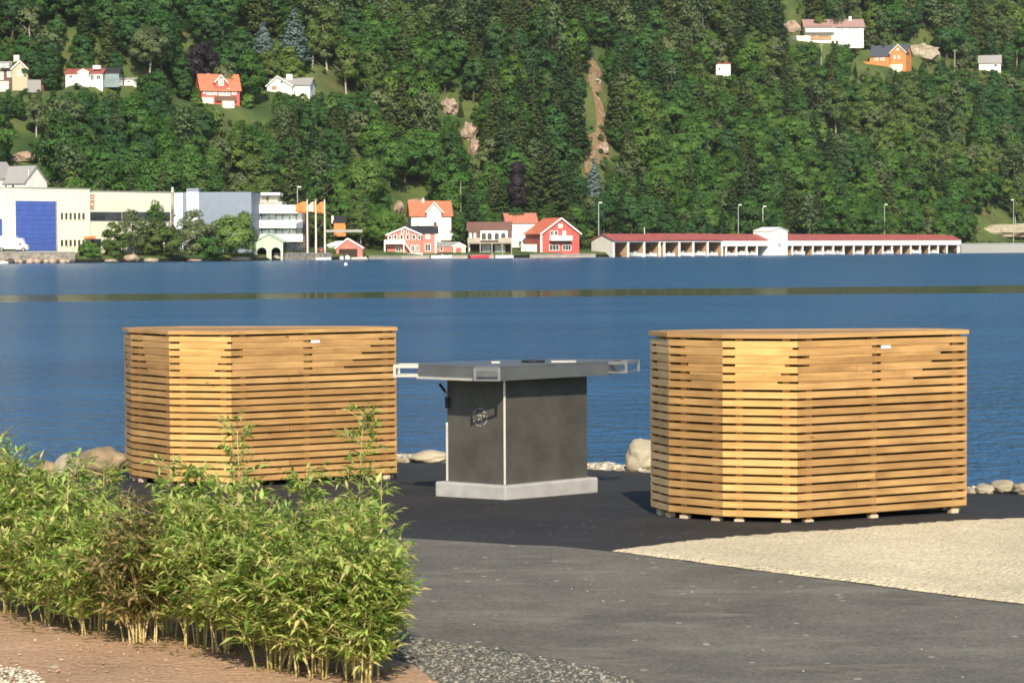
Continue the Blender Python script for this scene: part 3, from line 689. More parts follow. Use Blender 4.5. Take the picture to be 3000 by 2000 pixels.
# open strap handles on the chamfered corners
def loop_handle(p, q, out, mat, zlo, zhi):
    mb = MB(); t = .006
    a, b = p, q; c_, d = q + out, p + out
    for z, hh in ((zlo, .014), (zhi - .024, .024)):
        for s, e in ((a, d), (d, c_), (c_, b)):
            ee = (e - s).normalized(); nn = Vector((-ee.y, ee.x)) * t
            mb.prism([tuple(s - nn - ee * t), tuple(e - nn + ee * t), tuple(e + nn + ee * t), tuple(s + nn - ee * t)], z + (0.0005 if s is d else 0), z + hh - (0.0005 if s is d else 0))
    for s in (c_, d):
        mb.prism([(s.x - .009, s.y - .009), (s.x + .009, s.y - .009), (s.x + .009, s.y + .009), (s.x - .009, s.y + .009)], zlo + .001, zhi - .001)
    mb.build('handle', mat, root)
loop_handle(D, D2, Vector((-.165, .015)), M['steel_bright'], top_z - .092, top_z - .004)
loop_handle(C, C2, Vector((.125, .02)), M['steel_mid'], top_z - .092, top_z - .004)
loop_handle(A, B, Vector((.0, -.10)), M['steel_mid'], top_z - .100, top_z - .006)
loop_handle(E2, E, Vector((.02, .12)), M['steel'], top_z - .092, top_z - .004)
# lid knob and bright insert on the plate
ctr = (TP[0] + TP[1] + TP[2] + TP[5]) / 4 + Vector((.10, .12))
mb = MB(); ring = [(ctr.x + .085 * math.cos(a), ctr.y + .085 * math.sin(a)) for a in np.linspace(0, 2 * math.pi, 20, endpoint=False)]
mb.prism(ring, top_z + .001, top_z + .016); mb.build('burner_lid', M['black'], root)
mb = MB(); T = Matrix.Translation((ctr.x + .22, ctr.y + .05, 0)); mb.box(-.09, .09, -.06, .06, top_z + .001, top_z + .008, 0, T); mb.build('hot_plate', M['steel_bright'], root)
mb = MB(); T = Matrix.Translation((ctr.x - .27, ctr.y - .05, 0)); mb.box(-.03, .03, -.03, .03, top_z + .001, top_z + .010, 0, T); mb.build('control_cap', M['steel_bright'], root)
# tap lever and black box at the left edge under the table
lp = bd[3]
mb = MB(); mb.tube([(lp.x - .012, lp.y - .02, und - .105), (lp.x - .055, lp.y - .03, und - .045)], [.010, .011], 8)
mb.build('lever', M['black'], root)
mb = MB(); mb.tube([(lp.x + .004, lp.y - .01, und - .135), (lp.x - .014, lp.y - .02, und - .10)], [.006, .006], 6); mb.build('lever_pivot', M['steel_bright'], root)
mb = MB(); T = Matrix.Translation((lp.x - .004, lp.y - .01, 0)); mb.box(-.012, .012, -.02, .02, und - .22, und - .14, 0, T); mb.build('latch_box', M['black'], root)
# round etched emblem with a star of blades on the left face
ec = FR + lv * .42; ez = bt + .475
T = Matrix(((ld.x, -ld.y * 0, -rd.x * 0, 0), (0, 1, 0, 0), (0, 0, 1, 0), (0, 0, 0, 1)))
nf = Vector((ld.y, -ld.x))
if nf.y > 0: nf = -nf
def on_face(u, v, d): 
    p = ec + ld * u + nf * d; return (p.x, p.y, ez + v)
mb = MB(); ng = 28; rr = .066
for s in range(ng):
    if s % 7 == 5: continue
    a0, a1 = 2 * math.pi * s / ng, 2 * math.pi * (s + 1) / ng; ri = rr - .006
    mb.add([on_face(rr * math.cos(a0), rr * math.sin(a0), .003), on_face(rr * math.cos(a1), rr * math.sin(a1), .003), on_face(ri * math.cos(a1), ri * math.sin(a1), .003), on_face(ri * math.cos(a0), ri * math.sin(a0), .003)], [(0, 1, 2, 3)])
for a, r0, r1, wd in ((1.75, .018, .004, .013), (2.9, .03, .045, .009), (4.1, .012, .036, .006), (5.2, .010, .034, .006), (.5, .012, .03, .004), (2.3, .045, .056, .008)):
    ca, sa = math.cos(a), math.sin(a)
    mb.add([on_face(r0 * ca - wd * sa, r0 * sa + wd * ca, .0034), on_face(r0 * ca + wd * sa, r0 * sa - wd * ca, .0034), on_face(r1 * ca + wd * sa, r1 * sa - wd * ca, .0034), on_face(r1 * ca - wd * sa, r1 * sa + wd * ca, .0034)], [(0, 1, 2, 3)])
M['emblem'] = plain('pale_etched_mark', (.34, .31, .27), .6, var=.5, scale=25)
mb.build('emblem', M['emblem'], root, fix=False)

# ================================================================== FAR SHORE TERRAIN
SHP = [(-4000, 792), (-900, 776), (0, 772), (250, 770), (700, 764.5), (900, 762), (1200, 758), (1500, 756), (1750, 753.5), (2250, 747.5), (2812, 741.5), (3000, 739.8), (4200, 735)]
SH = []
for x, y in SHP:
    p = at_z(x, y, WATER_Z); SH.append((p.x / p.y, p.y))
def Dsh(a):
    if a <= SH[0][0]: return SH[0][1]
    for (a0, d0), (a1, d1) in zip(SH, SH[1:]):
        if a <= a1: return d0 + (d1 - d0) * (a - a0) / (a1 - a0)
    return SH[-1][1]
def terr(X, Y):
    a = X / Y; t = Y - Dsh(a)
    if t < 0: return max(-4.0, WATER_Z + t * .8)
    if t < 3: return WATER_Z + 1.3 * t / 3
    z = .1 + .045 * (t - 3)
    if t > 38:
        u = t - 38; z += (u * u / 50 if u < 25 else 12.5 + (u - 25) * 1.0) * .56
        z += min(1, u / 60) * (7 * noise.noise(Vector((X * .012, Y * .012, 0))) + 3.0 * noise.noise(Vector((X * .04, Y * .04, 4))))
    else:
        z += .3 * noise.noise(Vector((X * .1, Y * .1, 0)))
    return z
def hit(x, y, Y0=None):
    d = ray(x, y); a = d.x / d.y; Y = (Dsh(a) + 3.2) if Y0 is None else Y0
    while Y < 1500:
        if CAM_H + d.z * Y / d.y <= terr(a * Y, Y): return Y
        Y += 1.0
    return 1500
PADS = []
for x, yb, r in ((52, 262, 8), (0, 262, 7), (250, 243, 8), (320, 238, 6), (380, 246, 4), (645, 302, 9), (846, 270, 9), (2400, 122, 9), (2480, 122, 10), (2605, 194, 10), (2900, 204, 6), (2118, 218, 6)):
    Yh = hit(x, yb); p = at_Y(x, yb, Yh); PADS.append((p.x, Yh, p.z, r))
def terr2(X, Y):
    z = terr(X, Y)
    for px_, py_, pz_, r in PADS:
        if abs(X - px_) > 2 * r or abs(Y - py_) > 3.2 * r: continue
        dx = max(0, abs(X - px_) - r); dy = (py_ - r * .6 - Y) if Y < py_ else (Y - py_ - r); d = math.hypot(dx, max(0, dy)) / r
        if d < 1 and z > pz_ - .3: k = 1 - d * d * (3 - 2 * d); z += (pz_ - .3 - z) * k
    return z
m, nt, b = newmat('hillside_ground'); L = nt.links; M['hill'] = m; b.inputs['Roughness'].default_value = .95; b.inputs['Specular IOR Level'].default_value = .1
tc = N(nt, 'ShaderNodeTexCoord'); n1 = N(nt, 'ShaderNodeTexNoise'); n1.inputs['Scale'].default_value = .06; n1.inputs['Detail'].default_value = 8; L.new(tc.outputs['Object'], n1.inputs['Vector'])
r = N(nt, 'ShaderNodeValToRGB'); L.new(n1.outputs['Fac'], r.inputs['Fac'])
r.color_ramp.elements[0].position = .3; r.color_ramp.elements[0].color = (.03, .055, .02, 1); r.color_ramp.elements[1].position = .75; r.color_ramp.elements[1].color = (.17, .13, .06, 1)
for p, c in ((.42, (.05, .085, .028, 1)), (.55, (.10, .125, .04, 1)), (.64, (.07, .09, .033, 1))):
    e = r.color_ramp.elements.new(p); e.color = c
sp = N(nt, 'ShaderNodeSeparateXYZ'); L.new(tc.outputs['Object'], sp.inputs[0]); tide = N(nt, 'ShaderNodeMapRange'); L.new(sp.outputs['Z'], tide.inputs[0]); tide.inputs[1].default_value = -.55; tide.inputs[2].default_value = -.35
mx = N(nt, 'ShaderNodeMix', data_type='RGBA'); L.new(tide.outputs[0], mx.inputs[0]); mx.inputs[6].default_value = (.018, .018, .016, 1); L.new(r.outputs[0], mx.inputs[7]); L.new(mx.outputs[2], b.inputs['Base Color'])
cols = []; av = np.linspace(-.42, .42, 300); tv = [-6, -2, 0, 1.5, 3] + list(np.linspace(8, 38, 7)) + list(np.arange(41, 330, 3.5)) + [360, 400, 440]
vs = []
for a in av:
    for t in tv:
        Y = Dsh(a) + t; X = a * Y; vs.append((X, Y, terr2(X, Y)))
n = len(tv); mb = MB()
mb.add(vs, [(i * n + j, (i + 1) * n + j, (i + 1) * n + j + 1, i * n + j + 1) for i in range(len(av) - 1) for j in range(n - 1)])
tag(mb.build('hillside', M['hill'], smooth=True, fix=False), kind='structure')

PROT = []          # protected picture rectangles with their distance: no tree may stand in front
def protect(x0, x1, y0, y1, D, k=1.0): PROT.append((x0, x1, y0, y1, D))

# ------------------------------------------------------------------ building kit
class Bld:
    """a thing whose front is a vertical plane through (xc, yb) at distance Y, turned by rz"""
    def __init__(s, name, label, cat, xc, yb, Y=None, rz=0.0, group=None, z=None):
        if Y is None: Y = hit(xc, yb)
        s.Y = Y; p = at_Y(xc, yb, Y); s.o = p; s.rz = rz; s.c = math.cos(rz); s.s = math.sin(rz)
        s.root = empty(name, label, cat, p, rz, group)
    def P(s, x, y):
        """picture pixel -> (u, z) on the front plane"""
        d = ray(x, y); n = Vector((-s.s, s.c, 0)); k = (s.o - Vector((0, 0, CAM_H))).dot(n) / d.dot(n)
        q = Vector((0, 0, CAM_H)) + d * k - s.o
        return q.x * s.c + q.y * s.s, q.z
    def rect(s, x0, x1, y0, y1):
        um, z1 = s.P((x0 + x1) / 2, y0); _, z0 = s.P((x0 + x1) / 2, y1)
        ym = (y0 + y1) / 2
        return s.P(x0, ym)[0], s.P(x1, ym)[0], z0, z1
    def box(s, name, mat, x0, x1, y0, y1, v0, v1, parent=None, down=0.0):
        u0, u1, z0, z1 = s.rect(x0, x1, y0, y1); mb = MB(); mb.box(u0, u1, v0, v1, z0 - down, z1)
        return mb.build(name, mat, parent or s.root)
    def ubox(s, name, mat, u0, u1, v0, v1, z0, z1, parent=None):
        mb = MB(); mb.box(u0, u1, v0, v1, z0, z1); return mb.build(name, mat, parent or s.root)
    def gable(s, x0, x1, yb, ye, yr, depth, wm, rm, ridge='x', over=.35, th=.22, down=2.5, apex=None, rname='roof', wname='wall', v0=0.0, parent=None):
        u0, u1, zb, ze = s.rect(x0, x1, ye, yb); zr = s.P((x0 + x1) / 2, yr)[1]; zb -= down
        mb = MB(); vm = v0 + depth / 2; v1 = v0 + depth
        if ridge == 'x':
            mb.add([(u0, v0, zb), (u1, v0, zb), (u1, v1, zb), (u0, v1, zb), (u0, v0, ze), (u1, v0, ze), (u1, v1, ze), (u0, v1, ze), (u0, vm, zr), (u1, vm, zr)],
                   [(0, 1, 5, 4), (2, 3, 7, 6), (3, 0, 4, 8, 7), (1, 2, 6, 9, 5), (4, 5, 9, 8), (7, 8, 9, 6), (0, 3, 2, 1)])
            w_ = mb.build(wname, wm, parent or s.root); sl = (zr - ze) / (depth / 2); rb = MB()
            ev = ze - over * sl
            for sg in (0, 1):
                ye_, yr_ = (v0 - over, vm) if sg == 0 else (v1 + over, vm)
                rb.add([(u0 - over, ye_, ev + .02), (u1 + over, ye_, ev + .02), (u1 + over, yr_, zr + .02), (u0 - over, yr_, zr + .02), (u0 - over, ye_, ev + th), (u1 + over, ye_, ev + th), (u1 + over, yr_, zr + th), (u0 - over, yr_, zr + th)],
                       [(0, 1, 2, 3), (4, 5, 6, 7), (0, 1, 5, 4), (1, 2, 6, 5), (2, 3, 7, 6), (3, 0, 4, 7)])
            r_ = rb.build(rname, rm, parent or s.root)
        else:
            um = (u0 + u1) / 2 if apex is None else s.P(apex, yr)[0]
            mb.add([(u0, v0, zb), (u1, v0, zb), (u1, v1, zb), (u0, v1, zb), (u0, v0, ze), (u1, v0, ze), (u1, v1, ze), (u0, v1, ze), (um, v0, zr), (um, v1, zr)],
                   [(0, 1, 5, 8, 4), (2, 3, 7, 9, 6), (3, 0, 4, 7), (1, 2, 6, 5), (4, 8, 9, 7), (8, 5, 6, 9), (0, 3, 2, 1)])
            w_ = mb.build(wname, wm, parent or s.root); rb = MB()
            for uu in (u0, u1):
                sl = (zr - ze) / abs(um - uu); ue = uu - over if uu < um else uu + over; ev = ze - over * sl
                rb.add([(ue, v0 - over, ev + .02), (um, v0 - over, zr + .02), (um, v1 + over, zr + .02), (ue, v1 + over, ev + .02), (ue, v0 - over, ev + th), (um, v0 - over, zr + th), (um, v1 + over, zr + th), (ue, v1 + over, ev + th)],
                       [(0, 1, 2, 3), (4, 5, 6, 7), (0, 1, 5, 4), (1, 2, 6, 5), (2, 3, 7, 6), (3, 0, 4, 7)])
            r_ = rb.build(rname, rm, parent or s.root)
            # white barge boards on the front gable
            bb = MB()
            for uu in (u0, u1):
                sl = (zr - ze) / abs(um - uu); ue = uu - over if uu < um else uu + over; ev = ze - over * sl
                vv = [(ue, ev - .12), (um, zr - .12), (um, zr + th + .05), (ue, ev + th + .05)]
                bb.add([(p[0], v0 - over - .08, p[1]) for p in vv] + [(p[0], v0 - over - .005, p[1]) for p in vv], [(0, 1, 2, 3), (4, 5, 6, 7), (0, 1, 5, 4), (1, 2, 6, 5), (2, 3, 7, 6), (3, 0, 4, 7)])
            bb.build('barge_board', M['trim'], parent or s.root)
        return w_, r_
    def window(s, x0, x1, y0, y1, frame=None, pane=None, name='window', v=0.0, bars=1):
        u0, u1, z0, z1 = s.rect(x0, x1, y0, y1); f = .12; mb = MB()
        mb.box(u0, u1, v - .10, v + .02, z0, z0 + f); mb.box(u0, u1, v - .10, v + .02, z1 - f, z1)
        mb.box(u0, u0 + f, v - .099, v + .019, z0 + f, z1 - f); mb.box(u1 - f, u1, v - .099, v + .019, z0 + f, z1 - f)
        for k in range(bars):
            uc = u0 + (u1 - u0) * (k + 1) / (bars + 1); mb.box(uc - .04, uc + .04, v - .09, v + .018, z0 + f, z1 - f)
        o = mb.build(name, frame or M['trim'], s.root)
        mb = MB(); mb.box(u0 + .05, u1 - .05, v - .05, v - .01, z0 + .05, z1 - .05); mb.build('pane', pane or M['glass'], o)
        return o

# ---- A. the pale hall with the blue door
def aX(x): return at_Y(x, 740, 600).x / 600
def Yt(x, t): return Dsh(aX(x)) + t
YA = Yt(264, 18)
_p, _q = Vector((aX(25) * Yt(25, 18), Yt(25, 18))), Vector((aX(506) * Yt(506, 18), Yt(506, 18)))
RZA = math.atan2(_q.y - _p.y, _q.x - _p.x)
h = Bld('shipyard_hall', 'long cream industrial hall with a big blue door at the left of the shore', 'hall', 264, 741, YA, rz=RZA)
h.box('wall', M['cream'], 25, 264, 553, 742, 0, 22, down=2)
h.box('annex_wall', M['cream'], -120, 24.6, 612, 742, .4, 18, down=2)
h.box('rear_wing', M['cream2'], 264.4, 506, 563, 742, .5, 22, down=2)
h.box('blue_door', M['door_blue'], 46, 163, 589, 735, -.12, .3)
h.box('door_post', M['quay'], 163.3, 167, 589, 735, -.14, .3)
h.box('side_door', M['door_blue'], -60, 8, 641, 690, .2, .6)
h.box('roof_edge', M['roof_grey'], 24, 265, 550, 553, -.1, 22.1)
h.box('roof_edge', M['roof_grey'], 265.3, 507, 560, 563, .4, 22.1)
for y0, y1 in ((622, 645), (701, 723)):
    for k in range(6):
        h.window(176 + k * 12.6, 186 + k * 12.6, y0, y1, M['cream'], M['glass'], bars=0)
h.box('window_band', M['glass'], 266, 360, 621, 647, .40, .7); h.box('window_band', M['glass'], 362, 440, 621, 647, .40, .7); h.box('window_band', M['glass'], 442, 502, 621, 647, .40, .7)
h.box('lower_window', M['glass'], 266, 300, 700, 722, .42, .7)
h.box('entrance_canopy', M['orange'], 245, 268, 692, 700, -1.5, 0)
# vertical lettering, too small to read in the photograph: three dull red marks
for k, y in enumerate((570, 586, 601)):
    u0, u1, z0, z1 = h.rect(269, 279, y, y + 12); mb = MB(); t = .22
    if k == 0: bx = [(0, 1, 0, .16), (0, 1, .84, 1), (0, .22, .16, .84), (.78, 1, .16, .84)]
    elif k == 1: bx = [(0, .22, 0, 1), (.78, 1, 0, 1), (.22, .5, .55, .9), (.5, .78, .55, .9)]
    else: bx = [(0, 1, 0, .18), (0, 1, .42, .58), (0, 1, .82, 1), (0, .22, .18, .82)]
    for a, b_, c_, d_ in bx: mb.box(u0 + (u1 - u0) * a, u0 + (u1 - u0) * b_, .38, .52, z0 + (z1 - z0) * c_, z0 + (z1 - z0) * d_)
    mb.build('sign_letter', M['sign_red'], h.root)
protect(-40, 270, 545, 740, Yt(25, 18)); protect(260, 510, 545, 740, YA)

# ---- B. grey hall
YB = Yt(620, 24)
h = Bld('grey_hall', 'blue-grey windowless hall with two white panels, behind the shoreline trees', 'hall', 620, 742, YB)
h.box('wall', M['panelblue'], 506.5, 737, 563, 742, 0, 20, down=2)
h.box('white_panel', M['panelwhite'], 511, 537, 566, 742, -.5, 0, down=1)
h.box('white_panel', M['panelwhite'], 548, 584, 562, 742, -.6, 0, down=1)
h.box('roof_cap', M['panelblue'], 547, 583, 552, 561.5, -.6, 3)
h.box('corner_post', M['quay'], 503, 510, 562, 742, -.8, -.1, down=1)
mb = MB(); u, z = h.P(506, 560); mb.tube([(u, -.4, z - .5), (u, -.4, z + .9)], .25, 8); mb.build('roof_lamp', M['trim'], h.root)
protect(506, 740, 550, 742, YB + 2)

# ---- C. banded white office
YC = Yt(812, 22)
h = Bld('office_building', 'white office block with wide white bands and glass strips beside the flags', 'office building', 812, 737, YC)
h.box('core', M['glass_band'], 741, 884, 600, 737, .6, 15, down=2)
h.box('end_wall', M['brownwall'], 884.5, 893, 622, 737, .7, 14, down=2)
for y0, y1 in ((601, 625), (645, 668), (686, 708)):
    for x0, x1, vv in ((738, 757, .1), (757.3, 783, -.35), (783.3, 802, 0), (802.3, 842, -.4), (842.3, 857, .0), (857.3, 887, -.35)):
        if y0 == 601 and x0 > 850: x1 = 872
        h.box('band', M['trim'], x0, x1, y0, y1, vv, vv + .9)
for y0, y1 in ((626, 644), (669, 685)):
    for x0 in (745, 765, 786, 806, 826, 846, 866):
        h.box('mullion', M['glass'], x0, x0 + 3, y0, y1, .45, .8)
h.box('rooftop_room', M['cream2'], 753, 810, 575, 590, 3, 9, down=1.2)
h.box('rooftop_window', M['glass'], 778, 783, 575, 588, 2.7, 3.1)
h.box('flat_roof', M['trim'], 762, 818, 564, 572, 1.5, 10)
h.box('terrace_wall', M['concrete'], 742, 826, 590, 600.5, .5, 12)
h.box('ground_floor', M['glass'], 830, 884, 711, 736, .2, .6)
protect(738, 895, 555, 737, YC + 2)

# ---- D. mint boathouse with two arches
YD = Dsh(at_Y(788, 758, 560).x / 560) + 1.0
h = Bld('mint_boathouse', 'pale mint green boathouse with two dark arched openings at the water', 'boathouse', 788, 760, YD)
u0, u1, zb, ze = h.rect(746, 829, 708, 760); zr = h.P(786, 686)[1]
mb = MB(); pts = []
def arch(ua, ub, z0, zs, n=10):
    c = (ua + ub) / 2; r = (ub - ua) / 2
    return [(ua, z0)] + [(c - r * math.cos(math.pi * k / n), zs + r * .9 * math.sin(math.pi * k / n)) for k in range(n + 1)] + [(ub, z0)]
a1 = (h.P(754, 740)[0], h.P(781, 740)[0]); a2 = (h.P(795, 740)[0], h.P(822, 740)[0]); zs = h.P(790, 737)[1]; z0 = zb - .2
loop = [(u0, z0)] + arch(a1[0], a1[1], z0, zs) + arch(a2[0], a2[1], z0, zs) + [(u1, z0), (u1, ze), ((u0 + u1) / 2, zr), (u0, ze)]
n = len(loop); mb.add([(p[0], 0, p[1]) for p in loop] + [(p[0], .3, p[1]) for p in loop], [tuple(range(n)), tuple(range(2 * n - 1, n - 1, -1))] + [(i, (i + 1) % n, n + (i + 1) % n, n + i) for i in range(n)])
mb.build('front_wall', M['mint'], h.root)
um = (u0 + u1) / 2
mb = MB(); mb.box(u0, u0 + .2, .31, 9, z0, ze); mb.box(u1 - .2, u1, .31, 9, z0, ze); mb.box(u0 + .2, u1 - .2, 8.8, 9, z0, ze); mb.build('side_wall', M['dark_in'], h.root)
rb = MB()
for uu in (u0, u1):
    s_ = (zr - ze) / abs(um - uu); ue = uu + (-.4 if uu < um else .4); ev = ze - .4 * s_
    rb.add([(ue, -.3, ev), (um, -.3, zr), (um, 9.2, zr), (ue, 9.2, ev), (ue, -.3, ev + .18), (um, -.3, zr + .18), (um, 9.2, zr + .18), (ue, 9.2, ev + .18)], [(0, 1, 2, 3), (4, 5, 6, 7), (0, 1, 5, 4), (1, 2, 6, 5), (2, 3, 7, 6), (3, 0, 4, 7)])
rb.build('roof', M['mint'], h.root)
h.box('inner_wall', M['quay'], 800, 819, 741, 758, 2.5, 2.8)
protect(742, 833, 682, 762, YD)

# ---- E. flags
for k, (x, col, w0, yb0, lab) in enumerate(((901, 'flag_o', 32, 626, 'left flagpole with the longest orange flag, by the white office block'),
                                    (926, 'flag_w', 19, 624, 'middle flagpole with a white and orange flag, between the two orange ones'),
                                    (952, 'flag_o', 20, 628, 'right flagpole with a short orange flag, nearest the red boat shed'))):
    Y = Dsh(at_Y(x, 740, 560).x / 560) + 6 + k * .3
    h = Bld('flagpole', lab, 'flagpole', x, 738, Y, group='flagpoles beside the office block')
    uz = h.P(x, 588)[1]; s = Y / FPX
    mb = MB(); mb.tube([(0, 0, -1), (0, 0, uz * .5), (0, 0, uz)], [.22, .20, .14], 8); mb.build('pole', M['pole_white'], h.root)
    mb = MB(); mb.tube([(0, 0, uz), (0, 0, uz + .15), (0, 0, uz + .3)], [.12, .2, .05], 8); mb.build('finial', M['pole_white'], h.root)
    # rippled cloth, drooping
    nx, nz = 14, 6; W = w0 * s; vs = []; H = (yb0 - 592) * s
    for i in range(nx + 1):
        for j in range(nz + 1):
            q = i / nx; top = uz - .2 - q * q * H * .34; bot = uz - .2 - H + q * .1 * H
            vs.append((-.2 - W * q, .25 * math.sin(q * 9 + j * .4) * q, top + (bot - top) * j / nz))
    mb = MB(); mb.add(vs, [(i * (nz + 1) + j, (i + 1) * (nz + 1) + j, (i + 1) * (nz + 1) + j + 1, i * (nz + 1) + j + 1) for i in range(nx) for j in range(nz)])
    fl = mb.build('flag', M[col], h.root, smooth=True, fix=False); sm = fl.modifiers.new('thick', 'SOLIDIFY'); sm.thickness = .03
    if k == 1:
        mb = MB(); vs2 = [(v[0], v[1] - .04, v[2]) for v in vs if v[0] > -.2 - W * .30]
        nn = len(vs2) // (nz + 1) - 1
        if nn > 0:
            mb.add(vs2, [(i * (nz + 1) + j, (i + 1) * (nz + 1) + j, (i + 1) * (nz + 1) + j + 1, i * (nz + 1) + j + 1) for i in range(nn) for j in range(nz)])
            mb.build('orange_stripe', M['flag_o'], h.root, fix=False)
    protect(x - 33, x + 4, 585, 738, Y)

# ---- F. lamp posts and poles
def lamp(x, yt, yb, Y, label, mat='metal', arm=1, r=.12, name='street_lamp', cat='lamp post', head=True, group='lamp posts along the far shore road', mast=None):
    h = Bld(name, label, cat, x, yb, Y, group=group); zt = h.P(x, yt)[1]
    mb = MB(); mb.tube([(0, 0, -2.5), (0, 0, zt * .5), (0, 0, zt)], [r * 1.15, r, r * .8], 6); mb.build('pole', M[mat], h.root)
    if head:
        mb = MB(); mb.tube([(0, 0, zt), (.3 * arm, 0, zt + .15), (.8 * arm, -.1, zt + .2)], .07, 5); mb.build('arm', M[mat], h.root)
        mb = MB(); mb.box(.5 * arm - .45, .5 * arm + .45, -.3, .2, zt + .15, zt + .42); mb.build('lamp_head', M['trim'], h.root)
    elif mast:
        mb = MB(); mb.box(-mast, mast, -.1, .1, zt - .6, zt - .4); mb.build('crossbar', M['wood_pole'], h.root)
    protect(x - 4, x + 4, yt, min(yb, yt + (yb - yt) * .8), Y); return h
lamp(872, 551, 640, Yt(872, 40), 'lamp post rising behind the right end of the white office block')
lamp(1754, 597, 705, Yt(1754, 10), 'tall lamp post at the left gable of the long red-roofed boathouse', arm=1)
lamp(2163, 603, 692, Yt(2163, 16), 'lamp post behind the middle of the boathouse, left of the white tower', arm=1)
lamp(2235, 608, 680, Yt(2235, 16), 'mast with two round white lamps just left of the white boathouse tower', mat='pole_white')
lamp(2591, 602, 692, Yt(2591, 16), 'lamp post above the right half of the red boathouse roof', arm=1)
lamp(2969, 588, 710, Yt(2969, 12), 'greenish lamp post on the grey rock at the far right', arm=-1)
lamp(1350, 535, 625, Yt(1350, 52), 'slim wooden pole in the wood right of the white house with orange roof', 'wood_pole', head=False, r=.14, name='utility_pole', cat='pole', group=None)
lamp(1888, 665, 700, Yt(1888, 16), 'short pale post in front of the wood above the left boathouse bays', 'pole_white', head=False, name='marker_post', cat='post', group=None)
lamp(2406, 128, 195, hit(2406, 195), 'pole in the clearing left of the orange house on the hill', 'wood_pole', head=False, r=.24, name='utility_pole', cat='pole', group='power poles high on the hillside', mast=.9)
lamp(2797, 145, 215, hit(2797, 215), 'pole between the orange house and the grey shed on the hill', 'wood_pole', head=False, r=.22, name='utility_pole', cat='pole', group='power poles high on the hillside', mast=.9)
lamp(2979, 146, 210, hit(2979, 210), 'pole beside the grey shed at the right edge of the hillside', 'wood_pole', head=False, r=.22, name='utility_pole', cat='pole', group='power poles high on the hillside', mast=.9)

# ---- G. red boat shed with the dark door
Y = Yt(1020, 2.5)
h = Bld('red_boat_shed', 'small red boat shed with a wide dark doorway at the water, right of the flags', 'boat shed', 1020, 757, Y)
h.gable(985, 1062, 757, 726, 700, 8, M['pinkred'], M['tile_r'], ridge='y', apex=1018, down=.6, over=.3)
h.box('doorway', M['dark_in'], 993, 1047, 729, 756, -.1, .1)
h.box('plinth', M['quay'], 975, 1078, 756, 760, -1.2, .8, down=1.2)
protect(975, 1078, 696, 760, Y)
h = Bld('boat_cover', 'white sheeted boat on land between the flagpoles and the red boat shed', 'covered boat', 985, 722, Yt(985, 9))
u0, u1, zb, ze = h.rect(957, 1012, 707, 723)
mb = MB(); vs = []
for i, (q, wv, hv) in enumerate(((0, .1, .35), (.2, .8, .7), (.5, 1.2, 1.0), (.8, 1.2, 1.1), (1, .9, .9))):
    u = u0 + (u1 - u0) * q; H = (ze - zb) * hv
    vs += [(u, -wv, zb + .2), (u, -wv * .9, zb + H * .6), (u, 0, zb + H), (u, wv * .9, zb + H * .6), (u, wv, zb + .2)]
fs = [(i * 5 + j, (i + 1) * 5 + j, (i + 1) * 5 + j + 1, i * 5 + j + 1) for i in range(4) for j in range(4)] + [(0, 1, 2, 3, 4), (20, 21, 22, 23, 24)] + [(i * 5 + 4, i * 5, (i + 1) * 5, (i + 1) * 5 + 4) for i in range(4)]
mb.add(vs, fs); mb.build('cover', M['boat_white'], h.root)
h.ubox('trailer_frame', M['metal'], u0 + .5, u1 - .3, -.7, .7, zb - .3, zb + .15)
protect(955, 1014, 704, 724, h.Y)
# ---- H. tiny brown cabin
h = Bld('brown_cabin', 'tiny dark-roofed orange-brown cabin on the slope above the flags', 'cabin', 998, 664, Yt(998, 45))
h.gable(978, 1013, 664, 650, 634, 5, M['orange'], M['roof_dark'], over=.3)
h.box('chimney', M['trim'], 971, 977, 632, 655, .2, 1.0)
protect(968, 1016, 628, 668, h.Y)

# ---- I. main red house at the water
YI = Yt(1200, 7)
h = Bld('red_seaside_house', 'red two-storey waterfront house with white balcony, outside stairs and black roof', 'house', 1200, 747, YI)
h.gable(1128, 1278, 747, 683, 664, 8, M['pinkred'], M['roof_dark'], ridge='x', down=1)
h.gable(1135, 1234, 747, 688, 667, 3.5, M['pinkred'], M['roof_dark'], ridge='y', down=1, v0=-1.2, apex=1187, rname='porch_roof', wname='gable_wall')
for x in (1138, 1154, 1172, 1190, 1208, 1224): h.window(x, x + 10, 687 if 1150 < x < 1215 else 690, 702, v=-1.2, bars=0)
h.window(1176, 1184, 674, 684, v=-1.2, bars=0); h.window(1191, 1199, 674, 684, v=-1.2, bars=0)
h.box('balcony', M['trim'], 1127, 1188, 703, 715, -3.0, -1.25)
h.box('balcony_post', M['trim'], 1127, 1131, 715, 747, -3.0, -2.7); h.box('balcony_post', M['trim'], 1183, 1186, 715, 747, -3.0, -2.7)
u0, z0 = h.P(1188, 712); u1, z1 = h.P(1212, 746); mb = MB()
for k in range(9):
    q = k / 9; u = u0 + (u1 - u0) * q; z = z0 + (z1 - z0) * q; mb.box(u, u + (u1 - u0) / 9 + .08, -2.9, -1.9, z - .35, z - .05)
mb.build('stairs', M['trim'], h.root)
h.window(1160, 1176, 722, 738, v=-1.2); h.window(1204, 1216, 718, 736, v=-1.2); h.window(1219, 1229, 718, 736, v=-1.2)
h.window(1245, 1262, 714, 736, v=0.0); h.window(1246, 1260, 686, 700, v=0, pane=M['glass_pale'])
h.box('chimney', M['brownwall'], 1269, 1278, 650, 672, 3, 4.2)
h.box('corner_board', M['trim'], 1274, 1279, 684, 747, -.1, .2)
h.box('garden_fence', M['trim'], 1180, 1240, 741, 749, -3.6, -3.4)
protect(1118, 1285, 655, 752, YI)
